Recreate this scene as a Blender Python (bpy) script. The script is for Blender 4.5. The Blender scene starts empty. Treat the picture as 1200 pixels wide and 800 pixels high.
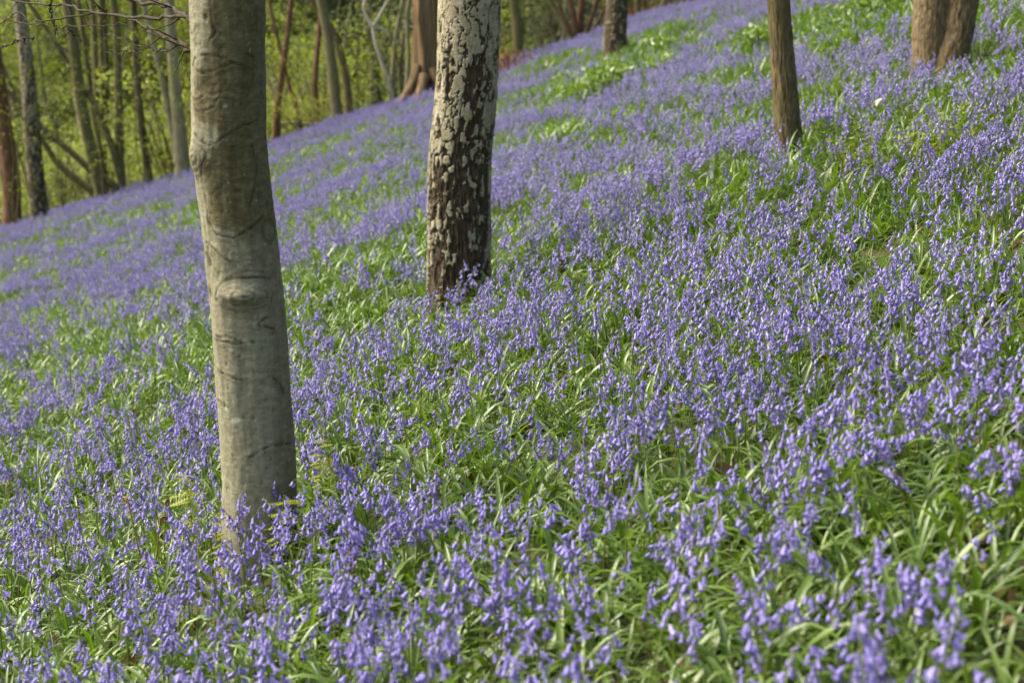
import bpy, math, random
import numpy as np
from mathutils import Vector, Matrix, Euler

SC = bpy.context.scene
COL = SC.collection
R = math.radians

# ------------------------------------------------------------------ camera, light, exposure
cam_data = bpy.data.cameras.new('camera')
cam = bpy.data.objects.new('camera', cam_data)
COL.objects.link(cam)
cam_data.sensor_width = 36.0
cam_data.lens = 50.0
cam.location = (0.0, 0.0, 1.38)
cam.rotation_euler = (R(90 - 12.5), 0, 0)
cam_data.clip_start = 0.05
cam_data.clip_end = 600
cam_data.dof.use_dof = True
cam_data.dof.focus_distance = 4.9
cam_data.dof.aperture_fstop = 3.6
SC.camera = cam

SUN_EL, SUN_ROT = R(48), R(-78)          # sun stands to the left, a little beyond
world = bpy.data.worlds.new('World')
SC.world = world
world.use_nodes = True
wn = world.node_tree
wn.nodes.clear()
sky = wn.nodes.new('ShaderNodeTexSky')
sky.sky_type = 'NISHITA'
sky.sun_disc = False
sky.sun_elevation = SUN_EL
sky.sun_rotation = SUN_ROT
sky.air_density = 1.0
sky.dust_density = 8.0
sky.ozone_density = 0.6
bg = wn.nodes.new('ShaderNodeBackground')
bg.inputs['Strength'].default_value = 0.15
wo = wn.nodes.new('ShaderNodeOutputWorld')
wn.links.new(sky.outputs[0], bg.inputs[0])
wn.links.new(bg.outputs[0], wo.inputs[0])

sun_data = bpy.data.lights.new('sun', 'SUN')
sun = bpy.data.objects.new('sun', sun_data)
COL.objects.link(sun)
sun_data.energy = 2.1
sun_data.angle = R(24.0)                   # thin high cloud softens the shadows
sun_data.color = (1.0, 0.965, 0.90)
sd = Vector((math.sin(SUN_ROT) * math.cos(SUN_EL), math.cos(SUN_ROT) * math.cos(SUN_EL), math.sin(SUN_EL)))
sun.rotation_euler = sd.to_track_quat('Z', 'Y').to_euler()
sun.location = (-20, 0, 30)

SC.view_settings.view_transform = 'Standard'
SC.view_settings.look = 'None'
SC.view_settings.exposure = 1.24
SC.view_settings.gamma = 1.0
SC.view_settings.use_curve_mapping = False
SC.cycles.max_bounces = 6
SC.cycles.diffuse_bounces = 4
SC.cycles.glossy_bounces = 2
SC.cycles.transmission_bounces = 4
SC.cycles.use_denoising = True
SC.cycles.caustics_reflective = False
SC.cycles.caustics_refractive = False

# ------------------------------------------------------------------ helpers
rng = np.random.default_rng(11)
random.seed(11)


def tag(o, label=None, cat=None, group=None, kind=None):
    if label: o['label'] = label
    if cat: o['category'] = cat
    if group: o['group'] = group
    if kind: o['kind'] = kind
    return o


def link(o, parent=None):
    COL.objects.link(o)
    if parent is not None:
        o.parent = parent
    return o


def empty(name, loc, label=None, cat=None, group=None):
    o = bpy.data.objects.new(name, None)
    o.empty_display_size = 0.1
    o.location = loc
    link(o)
    return tag(o, label, cat, group)


def mesh(name, v, f, mats, smooth=True, mi=None):
    me = bpy.data.meshes.new(name)
    me.from_pydata(v.tolist() if isinstance(v, np.ndarray) else v, [], f.tolist() if isinstance(f, np.ndarray) else f)
    for m in (mats if isinstance(mats, (list, tuple)) else [mats]):
        me.materials.append(m)
    n = len(me.polygons)
    if smooth:
        me.polygons.foreach_set('use_smooth', np.ones(n, dtype=bool))
    if mi is not None:
        me.polygons.foreach_set('material_index', np.asarray(mi, dtype=np.int32))
    me.update()
    return me


def obj(name, me, parent=None):
    return link(bpy.data.objects.new(name, me), parent)


def fattr(me, name, arr):
    a = me.attributes.new(name, 'FLOAT', 'POINT')
    a.data.foreach_set('value', np.asarray(arr, dtype=np.float32).ravel())


def sm(a, b, t):
    t = np.clip((t - a) / (b - a), 0, 1)
    return t * t * (3 - 2 * t)


def _h(i, j, k, s):
    n = (i * 374761393 + j * 668265263 + k * 2147483647 + s * 1274126177) & 0xFFFFFFFF
    n = ((n ^ (n >> 13)) * 1274126177) & 0xFFFFFFFF
    n = ((n ^ (n >> 16)) * 2246822519) & 0xFFFFFFFF
    return ((n ^ (n >> 15)) & 0xFFFFFF) / float(0xFFFFFF)


def vnoise(x, y, z=0.0, s=0):
    x, y, z = np.broadcast_arrays(np.asarray(x, float), np.asarray(y, float), np.asarray(z, float))
    i, j, k = (np.floor(a).astype(np.int64) for a in (x, y, z))
    fx, fy, fz = x - i, y - j, z - k
    fx, fy, fz = (a * a * a * (a * (a * 6 - 15) + 10) for a in (fx, fy, fz))
    o = 0
    for di in (0, 1):
        for dj in (0, 1):
            for dk in (0, 1):
                w = (fx if di else 1 - fx) * (fy if dj else 1 - fy) * (fz if dk else 1 - fz)
                o = o + w * _h(i + di, j + dj, k + dk, s)
    return o


def fbm(x, y, z=0.0, o=4, s=0):
    t, a, n = 0, 0.5, 0
    for q in range(o):
        t = t + a * vnoise(np.asarray(x) * 2 ** q, np.asarray(y) * 2 ** q, np.asarray(z) * 2 ** q, s + q)
        n += a
        a *= 0.5
    return t / n


class MB:
    """collects shapes into one mesh"""
    def __init__(self):
        self.v, self.f, self.m = [], [], []

    def add(self, v, f, m=0):
        b = len(self.v)
        self.v += [tuple(p) for p in v]
        self.f += [tuple(i + b for i in q) for q in f]
        self.m += [m] * len(f)

    def tube(self, pts, rad, n=5, m=0, cap=True):
        pts = [Vector(p) for p in pts]
        v, f = [], []
        for i, p in enumerate(pts):
            t = (pts[min(i + 1, len(pts) - 1)] - pts[max(i - 1, 0)]).normalized()
            a = t.cross(Vector((0.13, -1, 0.07)))
            if a.length < 0.1: a = t.cross(Vector((1, 0, 0)))
            a.normalize()
            b = t.cross(a)
            for k in range(n):
                w = 2 * math.pi * k / n
                v.append(p + (a * math.cos(w) + b * math.sin(w)) * rad[i])
        for i in range(len(pts) - 1):
            for k in range(n):
                k2 = (k + 1) % n
                f.append((i * n + k, i * n + k2, (i + 1) * n + k2, (i + 1) * n + k))
        if cap:
            v.append(pts[-1] + (pts[-1] - pts[-2]).normalized() * rad[-1] * 0.6)
            e = len(v) - 1
            q = (len(pts) - 1) * n
            f += [(q + k, q + (k + 1) % n, e) for k in range(n)]
        self.add(v, f, m)

    def mesh(self, name, mats, smooth=True):
        return mesh(name, self.v, self.f, mats, smooth, self.m)


def smooth_path(P, Rr, n):
    """resample a polyline with Catmull-Rom to n points"""
    P = np.array(P, float)
    Rr = np.array(Rr, float)
    d = np.r_[0, np.cumsum(np.linalg.norm(np.diff(P, axis=0), axis=1))]
    Q = np.vstack([2 * P[0] - P[1], P, 2 * P[-1] - P[-2]])
    u = np.linspace(0, d[-1], n)
    i = np.clip(np.searchsorted(d, u, 'right') - 1, 0, len(P) - 2)
    t = ((u - d[i]) / (d[i + 1] - d[i]))[:, None]
    a, b, c, e = Q[i], Q[i + 1], Q[i + 2], Q[i + 3]
    o = 0.5 * (2 * b + (c - a) * t + (2 * a - 5 * b + 4 * c - e) * t ** 2 + (3 * b - a - 3 * c + e) * t ** 3)
    return o, np.interp(u, d, Rr)


def ground(x, y):
    x = np.asarray(x, float)
    y = np.asarray(y, float)
    z = 0.335 * 30 * np.tanh(x / 30) + 0.42 * sm(14, 33, y)
    soft = lambda t: np.sqrt(t * t + 4) * .5 + t * .5
    z = z - 0.13 * (soft(y - 35) - soft(y - 80))      # the hill turns over into the wooded valley
    z = z + 0.05 * np.sin(x * .9 + y * .55 + .6) * np.sin(y * .43 - x * .2) + 0.035 * np.sin(x * 2.1 - y * .9) * sm(3, 8, y)
    return z


# ------------------------------------------------------------------ materials
class Mat:
    def __init__(self, name):
        self.m = bpy.data.materials.new(name)
        self.m.use_nodes = True
        self.t = self.m.node_tree
        self.t.nodes.clear()

    def n(self, kind, **kw):
        o = self.t.nodes.new('ShaderNode' + kind)
        for k, v in kw.items():
            if k.startswith('in_'):
                key = k[3:]
                key = int(key) if key.isdigit() else key.replace('_', ' ')
                o.inputs[key].default_value = v
            else:
                setattr(o, k, v)
        return o

    def l(self, a, b):
        self.t.links.new(a, b)

    def ramp(self, src, stops):
        r = self.n('ValToRGB')
        e = r.color_ramp.elements
        while len(e) < len(stops): e.new(0.5)
        for i, (p, c) in enumerate(stops):
            e[i].position = p
            e[i].color = (*c, 1) if len(c) == 3 else c
        self.l(src, r.inputs[0])
        return r.outputs[0]

    def mix(self, fac, a, b, mode='MIX'):
        x = self.n('Mix', data_type='RGBA', blend_type=mode)
        for s, v in ((0, fac), (6, a), (7, b)):
            if isinstance(v, (int, float)): x.inputs[s].default_value = v
            elif isinstance(v, tuple): x.inputs[s].default_value = (*v, 1)
            else: self.l(v, x.inputs[s])
        return x.outputs[2]

    def noise(self, scale, detail=4, rough=0.55, vec=None, stretch=None):
        nn = self.n('TexNoise', in_Scale=scale, in_Detail=detail, in_Roughness=rough)
        if vec is None:
            vec = self.n('TexCoord').outputs['Object']
        if stretch:
            mp = self.n('Mapping')
            mp.inputs['Scale'].default_value = stretch
            self.l(vec, mp.inputs[0])
            vec = mp.outputs[0]
        self.l(vec, nn.inputs['Vector'])
        return nn.outputs[0]

    def math(self, op, a, b):
        x = self.n('Math', operation=op)
        for i, v in enumerate((a, b)):
            if isinstance(v, (int, float)): x.inputs[i].default_value = v
            else: self.l(v, x.inputs[i])
        return x.outputs[0]

    def attr(self, name):
        return self.n('Attribute', attribute_name=name).outputs['Fac']

    def out(self, sh):
        self.l(sh, self.n('OutputMaterial').inputs[0])
        return self.m

    def bsdf(self, col, rough=0.6, spec=0.4, bump=None, bstr=0.4, bdist=0.01):
        p = self.n('BsdfPrincipled')
        p.inputs['Specular IOR Level'].default_value = spec
        if isinstance(rough, (int, float)): p.inputs['Roughness'].default_value = rough
        else: self.l(rough, p.inputs['Roughness'])
        if isinstance(col, tuple): p.inputs['Base Color'].default_value = (*col, 1)
        else: self.l(col, p.inputs['Base Color'])
        if bump is not None:
            b = self.n('Bump', in_Strength=bstr, in_Distance=bdist)
            self.l(bump, b.inputs['Height'])
            self.l(b.outputs[0], p.inputs['Normal'])
        return p.outputs[0]


def leafy(name, stops_obj, stops_isl, rough=0.42, spec=0.5, trans=0.35, tcol=(1.15, 1.25, 0.55), isl=0.5):
    """leaf or petal: colour varies by plant and by piece; light passes through"""
    M = Mat(name)
    c1 = M.ramp(M.n('ObjectInfo').outputs['Random'], stops_obj)
    c2 = M.ramp(M.n('NewGeometry').outputs['Random Per Island'], stops_isl)
    c = M.mix(isl, c1, c2)
    p = M.bsdf(c, rough, spec)
    tr = M.n('BsdfTranslucent')
    M.l(M.mix(1.0, c, tcol, 'MULTIPLY'), tr.inputs[0])
    x = M.n('MixShader')
    x.inputs[0].default_value = trans
    M.l(p, x.inputs[1])
    M.l(tr.outputs[0], x.inputs[2])
    return M.out(x.outputs[0])


LEAF = leafy('bluebell_leaf', [(0, (.060, .120, .009)), (.5, (.108, .192, .015)), (1, (.175, .275, .028))],
             [(0, (.040, .078, .010)), (.6, (.125, .205, .020)), (1, (.28, .37, .075))], rough=.42, spec=.9, trans=.38)
PETAL = leafy('bluebell_petal', [(0, (.24, .21, .53)), (.5, (.325, .285, .63)), (1, (.46, .42, .75))],
              [(0, (.18, .15, .46)), (.6, (.345, .30, .66)), (1, (.62, .57, .85))], rough=.5, spec=.4, trans=.32, tcol=(1.05, 1.0, 1.05))
BUD = leafy('bluebell_bud', [(0, (.18, .13, .40)), (1, (.27, .20, .50))], [(0, (.17, .12, .38)), (1, (.30, .22, .50))], rough=.5, spec=.3, trans=.2, tcol=(1, 1, 1))
STALK = leafy('bluebell_stalk', [(0, (.085, .13, .022)), (1, (.13, .17, .03))], [(0, (.08, .12, .02)), (1, (.13, .16, .035))], rough=.5, spec=.4, trans=.1)
FERN = leafy('fern_leaf', [(0, (.24, .28, .02)), (1, (.29, .32, .03))], [(0, (.20, .25, .02)), (1, (.34, .36, .035))], rough=.5, spec=.35, trans=.45)
FERNSTALK = leafy('fern_stalk', [(0, (.16, .10, .03)), (1, (.20, .14, .035))], [(0, (.16, .10, .03)), (1, (.22, .17, .04))], rough=.6, spec=.3, trans=.0)
SPRING = leafy('spring_leaf', [(0, (.080, .120, .013)), (.5, (.185, .235, .024)), (1, (.32, .37, .038))],
               [(0, (.050, .080, .012)), (.5, (.17, .215, .024)), (1, (.48, .50, .07))], rough=.45, spec=.4, trans=.5, tcol=(1.15, 1.25, .5), isl=.6)
DARKLEAF = leafy('evergreen_leaf', [(0, (.025, .045, .014)), (1, (.05, .075, .022))], [(0, (.022, .04, .013)), (1, (.06, .085, .028))], rough=.6, spec=.35, trans=.12)
YELLOWLEAF = leafy('yellow_leaf', [(0, (.30, .34, .03)), (1, (.42, .42, .05))], [(0, (.26, .32, .03)), (1, (.45, .44, .06))], rough=.5, spec=.35, trans=.45)
DEADLEAF = leafy('dead_leaf', [(0, (.10, .062, .032)), (1, (.19, .12, .065))], [(0, (.08, .048, .024)), (1, (.22, .145, .08))], rough=.75, spec=.2, trans=.15, tcol=(1, .8, .6))
PALELEAF = leafy('bleached_leaf', [(0, (.52, .46, .36)), (1, (.60, .55, .45))], [(0, (.50, .45, .35)), (1, (.62, .56, .46))], rough=.75, spec=.2, trans=.15, tcol=(1, .9, .8))
RUSTLEAF = leafy('dead_bracken', [(0, (.18, .085, .035)), (1, (.25, .13, .05))], [(0, (.13, .06, .025)), (1, (.32, .17, .07))], rough=.8, spec=.2, trans=.15, tcol=(1, .8, .6))


def soil_mat():
    M = Mat('woodland_soil')
    a = M.noise(3.0, 6)
    b = M.noise(45.0, 5)
    c = M.ramp(b, [(.3, (.028, .022, .012)), (.55, (.070, .052, .028)), (.75, (.12, .085, .05))])
    g = M.ramp(b, [(.3, (.018, .030, .008)), (.7, (.045, .065, .014))])
    return M.out(M.bsdf(M.mix(M.ramp(a, [(.38, (.15,) * 3), (.62, (.8,) * 3)]), c, g), .9, .2, b, .6, .02))


def beech_mat():
    M = Mat('beech_bark')
    t, mo, li = M.attr('crease'), M.attr('moss'), M.attr('lichen')
    fine = M.noise(30, 8, .72, stretch=(1, 1, 2.2))
    grain = M.noise(130, 4, .7, stretch=(.6, .6, 1.8))
    mott = M.noise(11, 6, .65, stretch=(1, 1, 1.4))
    lines = M.noise(20, 4, .65, stretch=(.4, .4, 15))
    grey = M.ramp(fine, [(.28, (.115, .110, .058)), (.5, (.22, .212, .132)), (.72, (.34, .33, .23))])
    pale = M.mix(M.ramp(mott, [(.40, (0, 0, 0)), (.64, (.75,) * 3)]), grey, (.215, .22, .135))
    olive = M.ramp(fine, [(.3, (.032, .027, .008)), (.52, (.085, .073, .024)), (.75, (.16, .14, .055))])
    c = M.mix(mo, pale, olive)
    c = M.mix(M.ramp(grain, [(.36, (.40,) * 3), (.52, (0, 0, 0))]), c, (.10, .085, .042))
    c = M.mix(M.ramp(lines, [(.55, (0, 0, 0)), (.68, (.28,) * 3)]), c, (.10, .085, .042))
    c = M.mix(li, c, (.36, .40, .30))
    c = M.mix(t, c, (.036, .027, .012))
    h = M.math('ADD', M.math('ADD', M.math('MULTIPLY', lines, .25), fine), M.math('MULTIPLY', grain, .4))
    return M.out(M.bsdf(c, .75, .25, h, .28, .006))


def birch_mat(name='birch_bark'):
    M = Mat(name)
    d = M.attr('dark')
    sp = M.noise(60, 6, .74)
    pt = M.noise(13, 6, .65)
    lent = M.noise(22, 4, .65, stretch=(.35, .35, 6))
    w = M.ramp(sp, [(.30, (.075, .062, .034)), (.42, (.23, .205, .13)), (.55, (.34, .315, .215)), (.72, (.47, .44, .33))])
    w = M.mix(M.ramp(pt, [(.40, (.0,) * 3), (.64, (.8,) * 3)]), w, (.20, .18, .095))
    w = M.mix(M.ramp(lent, [(.58, (0, 0, 0)), (.68, (.6,) * 3)]), w, (.08, .066, .036))
    k = M.ramp(M.noise(46, 6, .75, stretch=(1, 1, .35)), [(.3, (.012, .009, .005)), (.5, (.050, .038, .021)), (.68, (.13, .10, .06)), (.8, (.22, .185, .12))])
    c = M.mix(d, w, k)
    h = M.math('ADD', sp, M.math('MULTIPLY', M.noise(40, 5, .7, stretch=(1, 1, .3)), d))
    return M.out(M.bsdf(c, .8, .2, h, .5, .008))


def bark_mat(name, lo, mid, hi, sc=28, stretch=(1, 1, .18), bstr=.6, green=None):
    M = Mat(name)
    a = M.noise(sc, 6, .65, stretch=stretch)
    c = M.ramp(a, [(.3, lo), (.5, mid), (.72, hi)])
    if green:
        c = M.mix(M.ramp(M.noise(2.2, 4), [(.42, (0, 0, 0)), (.66, (.75,) * 3)]), c, green)
    return M.out(M.bsdf(c, .85, .2, a, bstr, .02))


SOIL = soil_mat()
BEECH = beech_mat()
BIRCH = birch_mat()
B_BROWN = bark_mat('brown_bark', (.042, .029, .013), (.125, .090, .044), (.24, .18, .10), green=(.11, .10, .035))  # bark tones darkened to stand in for canopy shade
B_OLD = bark_mat('fibrous_brown_bark', (.035, .023, .010), (.15, .102, .048), (.29, .215, .115), sc=11, stretch=(1, 1, .05), bstr=1.0)
B_RED = bark_mat('reddish_bark', (.050, .026, .013), (.13, .072, .036), (.21, .13, .075))
B_GREY = bark_mat('grey_green_bark', (.065, .056, .028), (.14, .125, .066), (.23, .21, .125), green=(.13, .135, .045))  # shade of the wood canopy is put into these lowered tones
B_OLIVE = bark_mat('olive_bark', (.050, .042, .016), (.12, .105, .046), (.20, .175, .085), green=(.10, .105, .03))
B_PALE = bark_mat('pale_bark', (.10, .088, .048), (.22, .20, .125), (.36, .335, .23), green=(.22, .215, .10))  # pale bark, its colour lowered to include canopy shade
B_DARK = bark_mat('dark_bark', (.020, .016, .009), (.060, .048, .026), (.11, .09, .05))
B_RIDGE = bark_mat('ridged_bark', (.040, .031, .012), (.125, .100, .046), (.25, .205, .11), sc=95, stretch=(1, 1, .14), bstr=1.0, green=(.13, .115, .04))
B_DOUBLE = bark_mat('scaly_bark', (.045, .032, .014), (.150, .112, .058), (.28, .22, .125), sc=60, stretch=(1, 1, .28), bstr=1.0)
B_TWIG = bark_mat('twig_bark', (.014, .010, .005), (.036, .028, .013), (.075, .06, .03))
B_DEAD = bark_mat('bleached_wood', (.30, .27, .19), (.46, .43, .33), (.58, .55, .45))
STEMS = {
    'brown_left': ([(-11.908, 33.500, -3.539), (-11.813, 33.500, -2.743), (-11.792, 33.500, -1.938), (-11.851, 33.500, -1.142), (-11.909, 33.500, -0.354), (-11.976, 33.500, 0.813), (-12.002, 33.500, 1.962), (-12.058, 33.500, 4.362), (-12.102, 33.500, 7.561), (-12.135, 33.500, 9.961)], [0.226, 0.218, 0.210, 0.203, 0.196, 0.189, 0.182, 0.154, 0.093, 0.023]),
    'birch_left': ([(-10.993, 33.000, -3.295), (-10.993, 33.000, -3.121), (-11.020, 33.000, -2.383), (-11.034, 33.000, -1.496), (-11.042, 33.000, -0.522), (-11.049, 33.000, 0.440), (-11.090, 33.000, 1.201), (-11.130, 33.000, 1.954), (-11.258, 33.000, 4.350), (-11.361, 33.000, 7.548), (-11.438, 33.000, 9.947)], [0.239, 0.221, 0.206, 0.192, 0.178, 0.164, 0.150, 0.136, 0.115, 0.069, 0.017]),
    'cop_a': ([(-9.841, 34.000, -2.938), (-9.841, 34.000, -2.477), (-9.988, 34.000, -1.583), (-10.119, 34.000, -0.779), (-10.207, 34.000, 0.017), (-10.262, 34.000, 1.000), (-10.356, 34.000, 1.971), (-10.530, 34.000, 3.763), (-10.669, 34.000, 6.159), (-10.773, 34.000, 7.956)], [0.162, 0.150, 0.143, 0.136, 0.130, 0.124, 0.117, 0.100, 0.060, 0.015]),
    'cop_b': ([(-9.391, 34.200, -2.782), (-9.391, 34.200, -2.253), (-9.585, 34.200, -1.397), (-9.895, 34.200, -0.491), (-10.297, 34.200, 0.168), (-10.584, 34.200, 0.702), (-10.925, 34.200, 1.292), (-11.525, 34.200, 2.331), (-12.049, 34.200, 3.843), (-12.442, 34.200, 4.977)], [0.104, 0.096, 0.088, 0.079, 0.071, 0.062, 0.054, 0.046, 0.027, 0.007]),
    'cop_c': ([(-9.535, 34.100, -2.830), (-9.535, 34.100, -2.365), (-10.044, 34.100, -1.998), (-10.658, 34.100, -1.430), (-11.249, 34.100, -0.886), (-11.902, 34.100, -0.146), (-12.498, 34.100, 0.529), (-13.059, 34.100, 1.589), (-13.481, 34.100, 2.384)], [0.104, 0.096, 0.086, 0.075, 0.065, 0.054, 0.046, 0.028, 0.007]),
    'cop_d': ([(-10.145, 34.600, -3.046), (-10.145, 34.600, -2.628), (-10.539, 34.600, -2.296), (-11.008, 34.600, -1.882), (-11.341, 34.600, -1.327), (-11.804, 34.600, -0.556), (-12.210, 34.600, 0.574), (-12.515, 34.600, 1.420)], [0.118, 0.109, 0.095, 0.080, 0.066, 0.056, 0.034, 0.008]),
    'cop_e': ([(-9.417, 34.300, -2.797), (-9.417, 34.300, -2.223), (-9.397, 34.300, -1.202), (-9.357, 34.300, -0.195), (-9.326, 34.300, 0.997), (-9.347, 34.300, 1.976), (-9.386, 34.300, 3.776), (-9.417, 34.300, 6.176), (-9.440, 34.300, 7.975)], [0.116, 0.107, 0.102, 0.096, 0.091, 0.085, 0.073, 0.044, 0.011]),
    'cop_f': ([(-9.851, 34.500, -2.957), (-9.851, 34.500, -2.368), (-9.957, 34.500, -1.422), (-10.057, 34.500, -0.406), (-10.143, 34.500, 0.796), (-10.249, 34.500, 2.292), (-10.334, 34.500, 4.290), (-10.398, 34.500, 5.789)], [0.082, 0.076, 0.068, 0.061, 0.054, 0.046, 0.028, 0.007]),
    'pair_a': ([(-12.143, 42.000, -4.470), (-12.143, 42.000, -3.158), (-12.116, 42.000, -1.534), (-12.082, 42.000, 0.184), (-12.058, 42.000, 2.110), (-12.032, 42.000, 4.210), (-12.011, 42.000, 7.010), (-11.995, 42.000, 9.110)], [0.100, 0.092, 0.088, 0.083, 0.079, 0.067, 0.040, 0.010]),
    'pair_b': ([(-12.077, 42.300, -4.483), (-12.077, 42.300, -3.190), (-12.051, 42.300, -1.555), (-11.994, 42.300, 0.175), (-11.897, 42.300, 2.115), (-11.793, 42.300, 4.213), (-11.709, 42.300, 7.011), (-11.647, 42.300, 9.110)], [0.086, 0.080, 0.075, 0.070, 0.066, 0.056, 0.034, 0.008]),
    'dark_a': ([(-9.442, 37.000, -3.058), (-9.442, 37.000, -2.396), (-9.551, 37.000, -1.187), (-9.587, 37.000, 0.112), (-9.591, 37.000, 1.179), (-9.586, 37.000, 2.023), (-9.573, 37.000, 4.123), (-9.562, 37.000, 6.923), (-9.555, 37.000, 9.023)], [0.112, 0.104, 0.098, 0.092, 0.086, 0.080, 0.068, 0.041, 0.010]),
    'pale_a': ([(-7.630, 33.000, -2.268), (-7.630, 33.000, -1.988), (-7.645, 33.000, -1.105), (-7.694, 33.000, -0.135), (-7.722, 33.000, 0.821), (-7.741, 33.000, 1.954), (-7.780, 33.000, 4.353), (-7.812, 33.000, 7.553), (-7.835, 33.000, 9.953)], [0.187, 0.174, 0.158, 0.142, 0.127, 0.112, 0.095, 0.057, 0.014]),
    'pale_b': ([(-7.738, 33.100, -1.701), (-7.850, 33.100, -0.819), (-8.015, 33.100, 0.149), (-8.135, 33.100, 0.820), (-8.288, 33.100, 1.579), (-8.583, 33.100, 3.049), (-8.822, 33.100, 5.035), (-9.002, 33.100, 6.524)], [0.082, 0.077, 0.072, 0.066, 0.061, 0.052, 0.031, 0.008]),
    'red_a': ([(-5.593, 34.000, -1.576), (-5.593, 34.000, -1.301), (-5.547, 34.000, -0.579), (-5.469, 34.000, -0.082), (-5.294, 34.000, 0.902), (-5.167, 34.000, 1.700), (-4.838, 34.000, 3.774), (-4.572, 34.000, 6.562), (-4.373, 34.000, 8.652)], [0.101, 0.093, 0.085, 0.078, 0.070, 0.062, 0.053, 0.032, 0.008]),
    'red_b': ([(-5.308, 36.000, -1.635), (-5.308, 36.000, -1.033), (-5.419, 36.000, -0.526), (-5.535, 36.000, -0.168), (-5.645, 36.000, 0.355), (-5.953, 36.000, 1.823), (-6.202, 36.000, 3.807), (-6.390, 36.000, 5.295)], [0.071, 0.066, 0.058, 0.051, 0.044, 0.037, 0.022, 0.006]),
    'red_c': ([(-4.762, 35.000, -1.370), (-4.762, 35.000, -0.884), (-4.770, 35.000, -0.432), (-4.777, 35.000, 0.017), (-4.692, 35.000, 0.787), (-4.495, 35.000, 2.577), (-4.337, 35.000, 4.971), (-4.218, 35.000, 6.768)], [0.103, 0.096, 0.085, 0.074, 0.064, 0.054, 0.032, 0.008]),
    'grey_a': ([(-3.957, 32.500, -1.008), (-3.957, 32.500, -0.645), (-3.998, 32.500, -0.018), (-4.056, 32.500, 0.642), (-4.134, 32.500, 1.296), (-4.248, 32.500, 1.945), (-4.665, 32.500, 4.308), (-5.002, 32.500, 7.491), (-5.255, 32.500, 9.877)], [0.138, 0.128, 0.123, 0.118, 0.113, 0.108, 0.092, 0.055, 0.014]),
    'brown_b': ([(-4.078, 36.000, -1.217), (-4.078, 36.000, -0.652), (-4.143, 36.000, 0.146), (-4.276, 36.000, 0.771), (-4.493, 36.000, 1.349), (-4.916, 36.000, 2.006), (-5.891, 36.000, 3.519), (-6.756, 36.000, 5.757), (-7.405, 36.000, 7.436)], [0.118, 0.109, 0.103, 0.098, 0.093, 0.087, 0.074, 0.044, 0.011]),
    'dead_a': ([(-2.718, 33.000, -0.636), (-2.718, 33.000, -0.367), (-2.844, 33.000, 0.210), (-2.973, 33.000, 0.593), (-3.101, 33.000, 1.011), (-3.151, 33.000, 1.352)], [0.054, 0.050, 0.047, 0.045, 0.042, 0.040]),
    'dead_b': ([(-3.151, 33.000, 1.352), (-3.282, 33.000, 1.578), (-3.355, 33.000, 1.766), (-3.312, 33.000, 1.954), (-3.232, 33.000, 2.305), (-3.167, 33.000, 2.780), (-3.118, 33.000, 3.137)], [0.035, 0.033, 0.032, 0.030, 0.025, 0.015, 0.004]),
    'dead_c': ([(-3.151, 33.000, 1.352), (-3.012, 33.000, 1.578), (-2.792, 33.000, 1.954), (-2.641, 33.000, 2.213), (-2.508, 33.000, 2.590), (-2.409, 33.000, 2.873)], [0.035, 0.030, 0.025, 0.021, 0.013, 0.003]),
    'dead_d': ([(-3.152, 33.000, 1.333), (-2.940, 33.000, 1.314), (-2.788, 33.000, 1.144)], [0.025, 0.020, 0.015]),
    'thin_a': ([(-3.220, 38.000, -1.165), (-3.220, 38.000, -0.632), (-3.136, 38.000, 0.298), (-3.031, 38.000, 1.173), (-2.838, 38.000, 2.040), (-2.578, 38.000, 3.212), (-2.366, 38.000, 4.798), (-2.208, 38.000, 5.987)], [0.062, 0.057, 0.053, 0.050, 0.046, 0.039, 0.023, 0.006]),
    'thin_b': ([(-3.004, 39.000, -1.235), (-3.004, 39.000, -0.639), (-3.035, 39.000, 0.269), (-2.880, 39.000, 1.280), (-2.684, 39.000, 2.168), (-2.425, 39.000, 3.340), (-2.214, 39.000, 4.926), (-2.056, 39.000, 6.116)], [0.063, 0.059, 0.055, 0.051, 0.047, 0.040, 0.024, 0.006]),
    'thin_c': ([(-2.754, 37.500, -0.997), (-2.754, 37.500, -0.517), (-2.693, 37.500, 0.529), (-2.698, 37.500, 1.605), (-2.624, 37.500, 2.138), (-2.459, 37.500, 3.327), (-2.326, 37.500, 4.921), (-2.226, 37.500, 6.117)], [0.061, 0.056, 0.053, 0.049, 0.045, 0.038, 0.023, 0.006]),
    'old_a': ([(-1.801, 31.000, -0.347), (-1.832, 31.000, 0.137), (-1.843, 31.000, 0.676), (-1.817, 31.000, 1.300), (-1.827, 31.000, 1.919), (-1.871, 31.000, 4.618), (-1.906, 31.000, 8.218), (-1.932, 31.000, 10.918)], [0.285, 0.279, 0.273, 0.266, 0.260, 0.221, 0.132, 0.033]),
    'olive_a': ([(0.175, 37.000, 0.026), (0.175, 37.000, 0.283), (0.152, 37.000, 0.967), (0.130, 37.000, 1.496), (0.043, 37.000, 2.023), (-0.347, 37.000, 4.391), (-0.662, 37.000, 7.576), (-0.898, 37.000, 9.964)], [0.156, 0.144, 0.141, 0.137, 0.133, 0.113, 0.068, 0.017]),
    'dark_b': ([(1.153, 40.000, 0.053), (1.153, 40.000, 0.564), (1.126, 40.000, 1.163), (1.100, 40.000, 1.620), (1.074, 40.000, 2.075), (0.936, 40.000, 4.471), (0.826, 40.000, 7.669), (0.743, 40.000, 10.068)], [0.143, 0.132, 0.128, 0.124, 0.120, 0.102, 0.061, 0.015]),
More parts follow.
